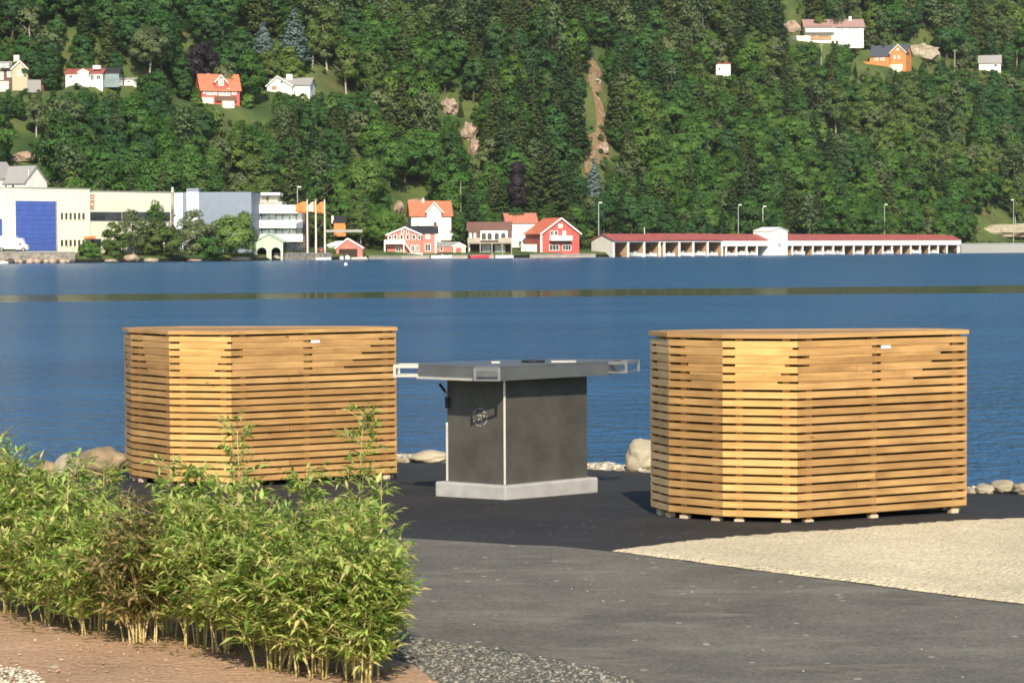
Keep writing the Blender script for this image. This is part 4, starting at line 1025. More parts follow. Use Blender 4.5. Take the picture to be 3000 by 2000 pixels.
# ---- J. big white house with orange roof
YJ = Yt(1255, 36)
h = Bld('white_house', 'tall white house with bright orange roof above the black-roofed red house', 'house', 1255, 693, YJ, rz=math.radians(8))
h.gable(1205, 1322, 693, 630, 590, 9, M['white'], M['tile_o'], ridge='x', over=.5)
h.gable(1250, 1292, 693, 618, 594, 5, M['white'], M['tile_o'], ridge='y', over=.5, v0=-.8, rname='dormer_roof', wname='front_gable')
h.window(1264, 1276, 612, 628, v=-.8, pane=M['glass_pale']); h.window(1295, 1304, 650, 664, pane=M['glass_pale']); h.window(1220, 1230, 650, 664, pane=M['glass_pale'])
h.box('terrace_wall', M['trim'], 1290, 1345, 683, 692, -2.5, -2.2, down=1)
h.box('chimney', M['trim'], 1241, 1247, 580, 596, 4, 5)
protect(1182, 1330, 584, 692, YJ)
# ---- K. low red shed with white gable
YK = Yt(1320, 8)
h = Bld('red_shed', 'low shed with red doors and pale gable beside the brown cafe', 'shed', 1320, 747, YK)
h.gable(1280, 1345, 747, 722, 711, 5, M['pinkred'], M['roof_grey'], over=.2, down=1)
h.gable(1328, 1364, 747, 722, 713, 6, M['cream'], M['roof_grey'], ridge='y', over=.2, down=1, v0=-.9, wname='gable_wall', rname='gable_roof')
h.box('red_door', M['red'], 1336, 1352, 725, 744, -1.05, -.85); h.window(1289, 1298, 722, 736, bars=0)
protect(1280, 1368, 706, 750, YK)
# ---- L. brown cafe
YL = Yt(1430, 5)
h = Bld('brown_cafe', 'dark brown waterfront building with white-framed arched windows over an open ground floor', 'cafe', 1435, 742, YL)
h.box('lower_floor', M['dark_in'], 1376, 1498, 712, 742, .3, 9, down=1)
h.box('upper_floor', M['brownwall'], 1372, 1500, 672, 712, -.4, 9)
h.gable(1370, 1498, 676, 674, 652, 9, M['brownwall'], M['roof_cafe'], over=.3, down=0)
h.box('white_bay', M['trim'], 1408, 1487, 676, 704, -.9, -.45)
for x in (1411, 1428, 1449, 1468):
    u0, u1, z0, z1 = h.rect(x, x + 13, 682, 702); r = (u1 - u0) / 2; mb = MB()
    lp_ = [(u0, z0), (u1, z0)] + [(u0 + r + r * math.cos(math.pi * k / 8), z1 - r + r * math.sin(math.pi * k / 8)) for k in range(9)]
    n = len(lp_); mb.add([(p[0], -1.0, p[1]) for p in lp_] + [(p[0], -.91, p[1]) for p in lp_], [tuple(range(n)), tuple(range(2 * n - 1, n - 1, -1))] + [(i, (i + 1) % n, n + (i + 1) % n, n + i) for i in range(n)])
    mb.build('arched_window', M['glass'], h.root)
for x in (1375, 1388): h.box('side_window', M['trim'], x, x + 7, 683, 699, -.55, -.42)
h.box('balcony_floor', M['wood_pole'], 1370, 1500, 710, 714, -2.4, -.45)
h.box('balcony_rail', M['quay'], 1370, 1408, 697, 709.6, -2.45, -2.3); h.box('balcony_rail', M['quay'], 1460, 1500, 697, 709.6, -2.45, -2.3)
for x in (1372, 1406, 1440, 1470, 1497): h.box('pillar', M['wood_pole'], x, x + 3, 714.3, 742, -2.4, -2.1, down=.8)
h.box('shop_window', M['glass_band'], 1412, 1437, 717, 740, .1, .35); h.box('shop_window', M['glass_band'], 1450, 1480, 717, 740, .1, .35)
h.box('white_panel', M['trim'], 1371, 1377, 716, 736, -1.0, -.8)
protect(1366, 1504, 646, 745, YL)
# ---- M. white house with dull orange roof behind the cafe
YM = Yt(1530, 24)
h = Bld('white_cottage', 'plain white cottage with a faded orange roof, half hidden behind the brown cafe', 'house', 1530, 692, YM, rz=math.radians(8))
h.gable(1484, 1573, 692, 652, 626, 8, M['white'], M['tile_r'], over=.4, down=3)
h.window(1523, 1532, 664, 676, pane=M['glass_pale'], bars=0)
h.box('low_wall', M['cream'], 1508, 1553, 716, 734, -12, -11, down=1)
protect(1470, 1578, 620, 694, YM)
# ---- N. red boathouse with gable
YN = Yt(1640, 3)
h = Bld('red_gable_house', 'red house with a tall white-edged gable and white balcony, nearest the long boathouse', 'house', 1641, 743, YN, rz=math.radians(22))
h.gable(1586, 1697, 743, 683, 640, 11, M['red'], M['tile_o'], ridge='y', apex=1643, over=.5, down=1)
h.box('balcony', M['trim'], 1608, 1670, 691, 705, -1.6, -.1)
h.window(1612, 1621, 676, 690, bars=0); h.window(1624, 1634, 676, 690, bars=0); h.window(1648, 1658, 676, 690, bars=0, pane=M['glass_pale']); h.window(1635, 1648, 656, 668, bars=0, pane=M['glass_pale'])
h.window(1609, 1638, 717, 734, bars=2); h.window(1648, 1673, 717, 734, bars=2)
h.box('corner_board', M['trim'], 1583, 1588, 684, 743, -.1, .2)
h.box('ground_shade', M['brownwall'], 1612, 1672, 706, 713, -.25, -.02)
protect(1548, 1702, 634, 746, YN)

# ---- quays along the water
def quay(x0, x1, yt, label, mat='quay', t=.8, dep=4.5, name='quay'):
    """a low wharf following the shoreline"""
    xs_ = np.linspace(x0, x1, max(2, int((x1 - x0) / 90) + 1)); fr = []; bk = []
    for x in xs_:
        a = at_Y(x, 750, 600).x / 600; Y = Dsh(a) - t; fr.append((a * Y, Y)); Y2 = Y + dep; bk.append((a * Y2, Y2))
    zt = at_Y((x0 + x1) / 2, yt, Dsh(at_Y((x0 + x1) / 2, 750, 600).x / 600) - t).z
    root = empty(name, label, 'quay', (fr[0][0], fr[0][1], WATER_Z)); ox, oy = fr[0]
    pts = [(p[0] - ox, p[1] - oy) for p in fr + bk[::-1]]
    mb = MB(); mb.prism(pts, -.8, zt - WATER_Z - .18); mb.build('quay_wall', M[mat], root)
    mb = MB(); pts2 = [(p[0] - ox, p[1] - oy - .12) for p in fr] + [(p[0] - ox, p[1] - oy) for p in bk[::-1]]
    mb.prism(pts2, zt - WATER_Z - .178, zt - WATER_Z); mb.build('quay_deck', M['concrete'], root)
quay(832, 972, 741, 'grey stone quay under the three flagpoles', 'stone_wall')
quay(1080, 1370, 748, 'pale quay in front of the black-roofed red house')
quay(1374, 1500, 746, 'pale quay in front of the brown cafe')
quay(1552, 1745, 744, 'pale quay in front of the red house with the tall gable')
quay(-300, 220, 738, 'dark timber wharf below the blue-doored hall', 'stone_wall', t=3.0, dep=9)
quay(2815, 3400, 711, 'long grey concrete pier running out of the picture on the right', 'concrete', t=.5, dep=4)

# ---- P. long boathouse
pA = at_z(1800, 753, WATER_Z); pB = at_z(2812, 741.5, WATER_Z)
dAB = (pB - pA).to_2d(); LEN = dAB.length; rzP = math.atan2(dAB.y, dAB.x)
hp = Bld('long_boathouse', 'very long white boathouse with dull red roof and open boat bays', 'boathouse', 1800, 753, pA.y, rz=rzP)
ro = hp.root
def ux(x): return hp.P(x, 745)[0]
zb = 0.0; zeL = hp.P(1800, 706)[1]; zrL = hp.P(1800, 690)[1] + 1.6
DEP = 7.5; ze2 = 3.95; zr2 = 5.7
zf = hp.P(2812, 698)[1]
print('boathouse', round(LEN, 1), 'eave', round(zeL, 2), 'right fascia', round(zf, 2), 'rot', round(math.degrees(rzP), 1))
EL = zeL; ER = zf
uS = ux(2117); uE = ux(2812)
RI = 1.75
def roofpart(u0, u1, e, mat, name='roof'):
    mb = MB(); o = .35
    mb.add([(u0, -o, e), (u1, -o, e), (u1, DEP / 2, e + RI), (u0, DEP / 2, e + RI), (u1, DEP + o, e), (u0, DEP + o, e),
            (u0, -o, e + .2), (u1, -o, e + .2), (u1, DEP / 2, e + RI + .2), (u0, DEP / 2, e + RI + .2), (u1, DEP + o, e + .2), (u0, DEP + o, e + .2)],
           [(0, 1, 2, 3), (3, 2, 4, 5), (6, 7, 8, 9), (9, 8, 10, 11), (0, 1, 7, 6), (4, 5, 11, 10), (1, 2, 8, 7), (2, 4, 10, 8), (0, 3, 9, 6), (3, 5, 11, 9)])
    return mb.build(name, mat, ro)
roofpart(-.5, ux(1928), EL, M['roof_br']); roofpart(ux(1928) + .05, uS - .05, EL + .12, M['roof_br']); roofpart(uS, ux(2253), EL, M['roof_br']); roofpart(ux(2299), uE + .4, EL, M['roof_br'])
# end gable (left) and back wall
def gab(u, name, mat):
    mb = MB(); pts = [(0, -.4), (DEP, -.4), (DEP, EL), (DEP / 2, EL + RI), (0, EL)]
    mb.add([(u, p[0], p[1]) for p in pts] + [(u + .25, p[0], p[1]) for p in pts], [tuple(range(5)), tuple(range(9, 4, -1))] + [(i, (i + 1) % 5, 5 + (i + 1) % 5, 5 + i) for i in range(5)])
    return mb.build(name, mat, ro)
M['gable_grey'] = siding('weathered_white_boards', (.52, .50, .45), .3, axis='z')  # greyer than the white trim of the front
gab(0, 'end_wall', M['gable_grey']); gab(uE, 'end_wall', M['trim'])
hp.ubox('back_wall', M['tan_wood'], .3, uE, DEP - .25, DEP, -.4, EL)
hp.ubox('fascia', M['trim'], .3, uS - .1, -.05, .12, EL - .35, EL - .02)
hp.ubox('fascia', M['trim'], uS, ux(2249), -.30, .0, EL - 1.55, EL + .02)
hp.ubox('fascia', M['trim'], ux(2301), uE + .3, -.30, .0, EL - 1.55, EL + .02)
big = [1797, 1841, 1888, 1933, 1947, 1991, 2032, 2074, 2116]
for i, x in enumerate(big):
    u = ux(x); hp.ubox('post', M['trim'], u - .30 + (.3 if i == 0 else 0), u + .30, -.08, .25, -.6, EL - .36)
    if 0 < i: hp.ubox('partition', M['tan_wood'], u - .07, u + .07, .26, DEP - .3, -.4, EL - .1)
small = [2127, 2157, 2187, 2217] + [2321, 2351, 2381, 2411, 2441, 2471, 2501, 2529, 2558, 2586, 2613, 2640, 2668, 2695, 2722, 2748, 2774, 2806]
for x in small:
    u = ux(x); hp.ubox('post', M['trim'], u - .24, u + .24, -.2, .15, -.6, EL - 1.56)
    hp.ubox('partition', M['tan_wood'], u - .06, u + .06, .16, DEP - .3, -.4, EL - 1.0)
hp.ubox('floor_beam', M['shore_rock'], .3, uE, .3, DEP, -.8, -.15)
u0, u1 = ux(2250), ux(2299); zt = hp.P(2274, 676)[1]; zq = hp.P(2274, 667)[1]
mb = MB(); v0 = -1.0; v1 = 5.0; um = (u0 + u1) / 2
mb.add([(u0, v0, -.3), (u1, v0, -.3), (u1, v1, -.3), (u0, v1, -.3), (u0, v0, zt), (u1, v0, zt), (u1, v1, zt), (u0, v1, zt), (um, v0, zq), (um, v1, zq)],
       [(0, 1, 5, 8, 4), (2, 3, 7, 9, 6), (3, 0, 4, 7), (1, 2, 6, 5), (4, 8, 9, 7), (8, 5, 6, 9), (0, 3, 2, 1)]); mb.build('tower_wall', M['trim'], ro)
mb = MB()
for uu in (u0, u1):
    ue = uu + (-.3 if uu < um else .3); ev = zt - .12
    mb.add([(ue, v0 - .25, ev), (um, v0 - .25, zq + .03), (um, v1, zq + .03), (ue, v1, ev), (ue, v0 - .25, ev + .15), (um, v0 - .25, zq + .18), (um, v1, zq + .18), (ue, v1, ev + .15)], [(0, 1, 2, 3), (4, 5, 6, 7), (0, 1, 5, 4), (1, 2, 6, 5), (2, 3, 7, 6), (3, 0, 4, 7)])
mb.build('tower_roof', M['trim'], ro)
mb = MB(); cz = hp.P(2274, 687)[1]; mb.add([(um + .45 * math.cos(a), -1.05, cz + .45 * math.sin(a)) for a in np.linspace(0, 6.283, 12, endpoint=False)] + [(um + .45 * math.cos(a), -1.0, cz + .45 * math.sin(a)) for a in np.linspace(0, 6.283, 12, endpoint=False)], [tuple(range(12))] + [(i, (i + 1) % 12, 12 + (i + 1) % 12, 12 + i) for i in range(12)])
mb.build('round_window', M['gable_grey'], ro)
cz = hp.P(2274, 718)[1]; hp.ubox('tower_window', M['glass_pale'], um - .9, um - .1, -1.06, -1.0, cz - .4, cz + .5); hp.ubox('tower_window', M['glass_pale'], um + .1, um + .9, -1.06, -1.0, cz - .4, cz + .5)
hp.ubox('tower_base', M['concrete'], u0 - .2, u1 + .2, -1.3, 4.8, -.8, -.3)
for x0, x1, y0 in ((1752, 2252, 682), (2240, 2310, 664), (2300, 2818, 680)): protect(x0, x1, y0, 752, Yt((x0 + x1) / 2, 0) + 4)

# ---- boats
def hull(mb, L_, B, H, mi=0):
    st = [(-.5, .82, .0), (-.25, .95, .0), (0, 1.0, .02), (.2, .9, .06), (.36, .6, .14), (.46, .26, .24), (.5, .03, .32)]
    vs = []
    for x, b_, rise in st:
        w_ = B / 2 * b_; zt = H * (1 + rise * .5); zk = H * rise * .6
        vs += [(x * L_, -w_, zt), (x * L_, -w_ * .78, zk + H * .25), (x * L_, 0, zk), (x * L_, w_ * .78, zk + H * .25), (x * L_, w_, zt), (x * L_, w_ * .78, zt - .02), (x * L_, 0, zt - H * .35), (x * L_, -w_ * .78, zt - .02)]
    n = len(st); fs = [(i * 8 + j, (i + 1) * 8 + j, (i + 1) * 8 + (j + 1) % 8, i * 8 + (j + 1) % 8) for i in range(n - 1) for j in range(8)] + [tuple(range(8)), tuple((n - 1) * 8 + j for j in range(7, -1, -1))]
    mb.add(vs, fs, mi)
def make_boat(x, L_, B, H, rz, label, mat='boat_white', Y=None, wind=True, motor=True, group=None, name='motor_boat', cat='boat', t=-1.0, draft=.18):
    a = at_Y(x, 750, 600).x / 600
    if Y is None: Y = Dsh(a) + t
    root = empty(name, label, cat, (at_Y(x, 750, Y).x, Y, WATER_Z), rz, group)
    mb = MB(); hull(mb, L_, B, H); o = mb.build('hull', M[mat], root); o.location.z = -draft
    if wind:
        mb = MB(); mb.add([(.02 * L_, -B * .36, H - draft), (.14 * L_, -B * .30, H - draft), (.02 * L_, -B * .32, H + .45 - draft), (.02 * L_, B * .36, H - draft), (.14 * L_, B * .30, H - draft), (.02 * L_, B * .32, H + .45 - draft)],
                          [(0, 1, 2), (3, 5, 4), (0, 3, 4, 1), (1, 4, 5, 2), (2, 5, 3, 0)]); mb.build('windscreen', M['glass_pale'], root)
    if motor:
        mb = MB(); mb.box(-.56 * L_, -.5 * L_, -.16, .16, .05, H + .3 - draft); mb.build('outboard_motor', M['boat_dark'], root, bevel=.03)
    return root
make_boat(1293, 5.2, 1.9, .95, 0, 'long white boat moored along the quay below the red house', Y=Yt(1293, -2.6))
make_boat(1406, 4.8, 1.7, 1.0, 0.05, 'red boat moored in front of the brown cafe', 'boat_red', Y=Yt(1406, -2.6), wind=False)
make_boat(1478, 4.6, 1.7, .8, 0, 'low white boat moored at the right end of the cafe quay', Y=Yt(1478, -2.6), wind=False)
make_boat(946, 3.8, 1.5, .75, 0, 'white rowing boat moored below the middle and right flagpoles', Y=Yt(946, -2.6), wind=False, motor=False)
make_boat(1052, 3.6, 1.5, .7, 0.0, 'small white boat lying right of the red boat shed doorway', Y=Yt(1052, -2.0), wind=False, motor=False)
make_boat(2, 3, 1.3, .6, 0.3, 'small pale dinghy against the dark wharf at the left edge', Y=Yt(2, -5), wind=False, motor=False)
bays = [(1862, 'first big bay from the left gable', 1), (1905, 'second big bay from the left gable', 0), (1958, 'narrow bay right of the double post', 0), (2003, 'fourth big bay', 1), (2046, 'fifth big bay', 1), (2084, 'last big bay before the white fascia', 0),
        (2137, 'first small bay under the white fascia', 0), (2170, 'second small bay under the white fascia', 1), (2202, 'small bay left of the white tower', 0), (2334, 'first bay right of the white tower', 1), (2394, 'third bay right of the white tower', 0),
        (2424, 'fourth bay right of the white tower', 1), (2455, 'fifth bay right of the white tower', 0), (2512, 'seventh bay right of the tower', 0), (2600, 'bay below the lamp post on the right half', 0), (2676, 'fifth bay from the right end', 1), (2733, 'third bay from the right end', 0)]
for i, (x, lab, big_) in enumerate(bays):
    u = ux(x); q = ro.matrix_world
    W_ = Matrix.Translation(hp.o) @ Matrix.Rotation(rzP, 4, 'Z') @ Vector((u, -.2 if i % 2 else -.9, 0))
    rz_ = rzP - math.pi / 2 + (math.pi if i % 3 == 0 else 0) + .05 * (i % 4 - 1.5)
    make_boat(x, 4.9 if big_ else 4.2, 2.0 if big_ else 1.6, 1.15 if big_ else .95, rz_, 'white boat in the ' + lab + ', long boathouse', Y=W_.y, group='boats in the boathouse bays', motor=(i % 3 != 0), draft=.15)
# mooring buoys
for x, y, t, r_, lab in ((1013, 776, None, .30, 'pale buoy floating alone on the water below the red boat shed'), (1001, 757, -2.2, .55, 'left of two white fender balls in front of the red boat shed'), (1018, 756, -2.2, .66, 'larger right one of two white fender balls at the red boat shed')):
    Y = at_z(x, y + 2, WATER_Z).y if t is None else Yt(x, t)
    p = at_Y(x, y, Y); root = empty('mooring_buoy', lab, 'buoy', (p.x, Y, WATER_Z), 0, 'mooring buoys off the red boat shed')
    bm = bmesh.new(); bmesh.ops.create_uvsphere(bm, u_segments=14, v_segments=10, radius=r_); me = bpy.data.meshes.new('float'); bm.to_mesh(me); bm.free(); me.materials.append(M['boat_white'])
    me.polygons.foreach_set('use_smooth', [True] * len(me.polygons)); o = bpy.data.objects.new('float', me); COL.objects.link(o); o.parent = root; o.location.z = r_ * .55
    mb = MB(); mb.tube([(0, 0, r_ * 1.4), (0, 0, r_ * 1.85)], r_ * .12, 6); mb.build('ring', M['metal'], root)

# ---- truck on the wharf
Y = Yt(40, 9)
h = Bld('white_truck', 'white box truck parked in front of the blue door at the left edge', 'truck', 40, 735, Y)
h.box('cargo_box', M['boat_white'], -60, 50, 692, 729, -1.2, 1.2)
u0, u1, z0, z1 = h.rect(50.5, 84, 698, 731); mb = MB()
pr = [(u0, z0), (u1, z0), (u1 - .1, z0 + (z1 - z0) * .38), (u0 + (u1 - u0) * .72, z0 + (z1 - z0) * .46), (u0 + (u1 - u0) * .52, z1), (u0, z1)]
mb.add([(p[0], -1.1, p[1]) for p in pr] + [(p[0], 1.1, p[1]) for p in pr], [tuple(range(6)), tuple(range(11, 5, -1))] + [(i, (i + 1) % 6, 6 + (i + 1) % 6, 6 + i) for i in range(6)]); mb.build('cab', M['boat_white'], h.root)
h.box('side_window', M['glass'], 59, 66, 712, 718, -1.13, -1.09)
for x in (-30, 8, 72):
    u, z = h.P(x, 733); mb = MB(); mb.tube([(u, -1.2, z + .12), (u, -.9, z + .12)], .48, 14); wh = mb.build('wheel', M['tyre'], h.root)
    mb = MB(); mb.tube([(u, -1.22, z + .12), (u, -1.19, z + .12)], .22, 10); mb.build('rim', M['metal'], wh)
protect(-60, 86, 690, 740, Y)
# breakwater rocks along the wharf
rb_ = random.Random(4)
for k in range(16):
    x = -20 + k * 15.5 + rb_.uniform(-4, 4); Y = Yt(x, -3.6); sz = rb_.uniform(.5, 1.0)
    me = rock_mesh(40 + k, sz * 1.1, sz, sz * .75, M['rock_far'] if k % 3 else M['shore_rock'], 'wharf_stone', sub=2); o = bpy.data.objects.new('wharf_stone', me); COL.objects.link(o)
    p = at_Y(x, 758, Y); o.location = (p.x, Y, WATER_Z + .35); tag(o, 'stone in the rough dark row along the water under the timber wharf', 'stone', 'stones under the timber wharf')
for i, (x0, x1, y0, y1, lab, mt) in enumerate(((360, 405, 744, 766, 'pinkish rock at the waterline under the leftmost shoreline tree', 'rock_far'), (415, 462, 754, 768, 'white rock at the waterline right of the pinkish one', 'rock'), (300, 345, 757, 768, 'low pale rock at the waterline left of the pinkish one', 'rock'), (540, 590, 757, 766, 'flat grey rock at the waterline under the middle shoreline trees', 'rock_far'), (655, 740, 752, 764, 'dark rock at the waterline under the rightmost shoreline tree', 'shore_rock'))):
    Y = Yt((x0 + x1) / 2, -.5); s = Y / FPX; me = rock_mesh(70 + i, (x1 - x0) * s / 2, 2.0, (y1 - y0) * s * .6, M[mt], 'shore_rock', sub=3)
    o = bpy.data.objects.new('shore_rock', me); COL.objects.link(o); o.location = (at_Y((x0 + x1) / 2, y1, Y).x, Y + 1, at_Y(x0, (y0 + y1) / 2, Y).z - .2); tag(o, lab, 'rock')

# ---- rock outcrops on the hill
def cliff(x0, x1, y0, y1, lab, seed, mat='rock_far', dep=.8, name='rock_outcrop'):
    Y = hit((x0 + x1) / 2, y1); s = Y / FPX; wd = (x1 - x0) * s; hh = (y1 - y0) * s
    me = rock_mesh(seed, wd / 2, max(2.0, wd * dep / 2), hh * .55, M[mat], name, rough=.55, sub=3)
    o = bpy.data.objects.new(name, me); COL.objects.link(o); p = at_Y((x0 + x1) / 2, (y0 + y1) / 2, Y); o.location = (p.x, Y + max(2.0, wd * dep / 2) * .75, p.z)
    protect(x0, x1, y0, y1, Y + 4); return tag(o, lab, 'rock')
cliff(1288, 1342, 290, 340, 'pinkish rock face showing between trees right of the centre-left slope', 51)
cliff(1352, 1400, 360, 415, 'upper reddish rock slab beside the dark spruces', 52); cliff(1375, 1404, 405, 462, 'lower narrow reddish rock slab beside the dark spruces', 53)
cliff(2860, 3060, 660, 702, 'broad pinkish-grey rock above the pier at the right edge', 54, 'rock', .4)
cliff(2650, 2760, 128, 178, 'grey rocky knoll right of the orange house on the hill', 55, 'rock', .5)
cliff(2296, 2350, 62, 96, 'brownish rock slope left of the long white hillside house', 56, dep=.5)
cliff(20, 120, 448, 480, 'orange-brown rock above the white house at the left edge', 57)
cliff(1190, 1265, 585, 612, 'brown rock behind the white house with orange roof', 58); cliff(1150, 1182, 592, 626, 'ochre rock left of the white house with orange roof', 59)
# rock slide: a strip of bare earth and rubble lying on the slope
SLP = [(165, 1722, 1731), (185, 1721, 1750), (205, 1722, 1764), (240, 1722, 1768), (262, 1727, 1760), (285, 1736, 1756), (305, 1740, 1768), (330, 1744, 1774), (355, 1746, 1768), (380, 1745, 1774), (405, 1744, 1784), (425, 1722, 1786), (445, 1716, 1784), (465, 1713, 1760), (490, 1711, 1738), (515, 1712, 1722)]
rows_ = []
for yy in np.arange(165, 516, 7):
    x0 = np.interp(yy, [q[0] for q in SLP], [q[1] for q in SLP]); x1 = np.interp(yy, [q[0] for q in SLP], [q[2] for q in SLP]); x0 += 3 * noise.noise(Vector((yy * .08, 0, 0))); x1 += 4 * noise.noise(Vector((yy * .08, 5, 0)))
    Yh = hit((x0 + x1) / 2, yy); row = []
    for k in range(9):
        x = x0 + (x1 - x0) * k / 8; d = ray(x, yy); X = d.x / d.y * Yh; ed = min(k, 8 - k)
        row.append((X, Yh, terr(X, Yh) + (.15 if ed == 0 else .5 + .9 * abs(noise.noise(Vector((X * .5, Yh * .5, 3)))))))
    rows_.append(row)
mb = MB(); mb.add([v for r_ in rows_ for v in r_], [(i * 9 + j, i * 9 + j + 1, (i + 1) * 9 + j + 1, (i + 1) * 9 + j) for i in range(len(rows_) - 1) for j in range(8)])
M['rubble'] = speckle('brown_rubble_slope', (.21, .145, .078), .35, (.50, .38, .27), .9, .75)
tag(mb.build('earth_slide', M['rubble'], fix=False), kind='structure')
protect(1716, 1774, 172, 455, hit(1745, 175)); protect(1710, 1735, 455, 505, hit(1722, 460))
cliff(1738, 1764, 230, 246, 'bright cream boulder near the top of the narrow earth slide', 75, 'rock', 1.0)
cliff(1756, 1776, 334, 348, 'pale boulder on the right side halfway down the earth slide', 76, 'rock', 1.0)
cliff(1744, 1758, 360, 376, 'small pale boulder on the left side in the lower earth slide', 77, 'rock', 1.0)
cliff(1752, 1784, 420, 455, 'pinkish rock face at the foot of the earth slide', 78, 'rock_far', .6)

# ---- hillside houses
h = Bld('hill_house', 'cream gabled house with brown roofs at the left edge high on the hill', 'house', 52, 262, None)
h.gable(36, 81, 262, 202, 180, 9, M['buff'], M['tile_r'], ridge='y', over=.3)
h.gable(-60, 35, 245, 205, 178, 9, M['brownwall'], M['roof_grey'], over=.3, v0=1.0, rname='side_roof', wname='side_wall')
h.gable(70, 118, 236, 185, 160, 9, M['brownwall'], M['roof_dark'], over=.4, v0=4, rname='rear_roof', wname='rear_wall')
h.box('chimney', M['cream2'], 33, 49, 159, 200, 3, 5); h.window(52, 66, 208, 224, pane=M['glass_pale']); h.window(57, 62, 193, 199, bars=0)
h.box('skylight', M['glass_pale'], 0, 28, 186, 200, -.2, 1.0)
h.window(-4, 8, 210, 234, v=1.0, pane=M['glass_pale']); h.window(18, 32, 209, 226, v=1.0, pane=M['glass_pale'])
h.box('garden_wall', M['cream2'], -40, 30, 240, 262, -2, -1.6, down=1.5); h.box('garden_wall', M['roof_grey'], 82, 122, 235, 255, -1, -.6, down=1.5)
protect(-60, 128, 155, 258, h.Y)
h = Bld('hill_bungalow', 'low white bungalow with brown roof in trees left of the red hillside house', 'house', 250, 243, None)
h.gable(192, 300, 240, 216, 200, 8, M['trim'], M['roof_br'], over=.3); h.gable(232, 262, 242, 214, 206, 4, M['trim'], M['roof_grey'], ridge='y', v0=-1.5, over=.2, rname='porch_roof', wname='porch_wall')
h.gable(300, 345, 226, 212, 196, 6, M['glass_band'], M['roof_dark'], over=.3, v0=2, rname='side_roof', wname='side_wall')
h.box('white_chimney', M['trim'], 270, 292, 191, 202, 1, 3); h.window(264, 276, 218, 236); h.window(282, 296, 220, 234); h.window(202, 214, 220, 230); h.window(220, 230, 220, 232, pane=M['glass_pale'])
protect(188, 356, 190, 240, h.Y)
h = Bld('white_garden_shed', 'tiny flat white shed between the bungalow and the tall birch', 'shed', 380, 246, None)
h.gable(362, 400, 245, 233, 228, 4, M['trim'], M['roof_grey'], over=.2); h.window(372, 382, 236, 243, bars=0); protect(358, 404, 225, 246, h.Y)
h = Bld('red_hill_house', 'bright red house with an orange roof and round-topped dormer on the left hillside', 'house', 645, 300, None, rz=math.radians(16))
h.gable(590, 702, 302, 262, 217, 8, M['red'], M['tile_o'], over=.5, down=1)
h.gable(630, 664, 262, 240, 222, 4, M['red'], M['tile_o'], ridge='y', over=.3, v0=-.2, down=0, rname='dormer_roof', wname='dormer_wall')
h.box('base_wall', M['cream'], 592, 625, 286, 306, -.3, .1, down=1.5); h.box('terrace', M['cream'], 648, 682, 298, 308, -2.5, -.4, down=1)
h.window(639, 655, 231, 252, v=-.2, pane=M['glass_pale']); h.window(604, 626, 262, 279, pane=M['glass_pale']); h.window(628, 636, 262, 279, bars=0, pane=M['glass_pale']); h.window(641, 674, 259, 281, pane=M['glass_pale'], bars=2)
h.window(679, 693, 262, 278, pane=M['glass_pale']); h.window(595, 601, 266, 275, bars=0, pane=M['glass_pale'])
h.box('veranda', M['brownwall'], 630, 692, 283, 297, -.6, -.02); h.box('chimney', M['tan_wood'], 612, 622, 212, 224, 4, 5)
protect(560, 708, 212, 302, h.Y)
protect(655, 780, 305, 350, hit(720, 350)); protect(520, 575, 265, 300, hit(545, 300))
h = Bld('white_hill_house', 'white house with pale grey roof and front gable, right of the red hillside house', 'house', 846, 270, None, rz=math.radians(-6))
h.gable(786, 908, 270, 249, 228, 8, M['white'], M['roof_grey'], over=.4); h.gable(786, 858, 268, 252, 226, 4, M['white'], M['roof_grey'], ridge='y', over=.4, v0=-1.6, apex=816, rname='gable_roof', wname='front_gable')
h.box('chimney', M['trim'], 833, 850, 216, 234, 3, 4.4); h.window(824, 833, 238, 246, v=-1.6, bars=0); h.window(798, 816, 252, 266, v=-1.6, pane=M['tan_wood'], bars=0)
h.box('garden_bench', M['trim'], 900, 916, 293, 302, -5, -4); protect(780, 912, 212, 268, h.Y); protect(912, 1045, 235, 268, hit(980, 268))
h = Bld('long_white_hill_house', 'long two-storey white house with a faded pink roof, highest on the right hillside', 'house', 2445, 122, None)
h.gable(2358, 2530, 118, 78, 55, 10, M['white'], M['roof_pink'], over=.6, down=3)
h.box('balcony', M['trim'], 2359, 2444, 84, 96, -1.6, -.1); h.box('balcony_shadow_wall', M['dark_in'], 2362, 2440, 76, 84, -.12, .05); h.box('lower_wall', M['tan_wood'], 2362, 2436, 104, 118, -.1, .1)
h.window(2452, 2472, 78, 92, pane=M['glass_pale']); h.window(2486, 2516, 78, 88, pane=M['glass_pale'], bars=2); h.window(2375, 2390, 105, 116); h.window(2400, 2428, 105, 118, pane=M['glass_pale'])
h.box('chimney', M['trim'], 2491, 2499, 46, 60, 4, 5.2); h.box('garden_wall', M['cream'], 2302, 2370, 108, 122, -4, -3.6, down=1.5)
protect(2300, 2534, 46, 118, h.Y)
h = Bld('orange_house', 'orange timber house with a dark slate roof on the right hillside', 'house', 2605, 192, None, rz=math.radians(-24))
h.gable(2548, 2655, 192, 163, 132, 8, M['orange'], M['roof_slate'], over=.4)
h.gable(2610, 2656, 192, 155, 132, 4, M['orange'], M['roof_slate'], ridge='y', over=.35, v0=-1.0, rname='gable_roof', wname='gable_wall')
h.window(2620, 2626, 163, 174, v=-1.0, bars=0, pane=M['glass_pale']); h.window(2632, 2639, 163, 174, v=-1.0, bars=0, pane=M['glass_pale']); h.window(2562, 2574, 165, 178, bars=1, pane=M['glass_pale']); h.window(2580, 2592, 165, 178, bars=1, pane=M['glass_pale']); h.window(2629, 2636, 142, 150, v=-1.0, bars=0, pane=M['glass_pale'])
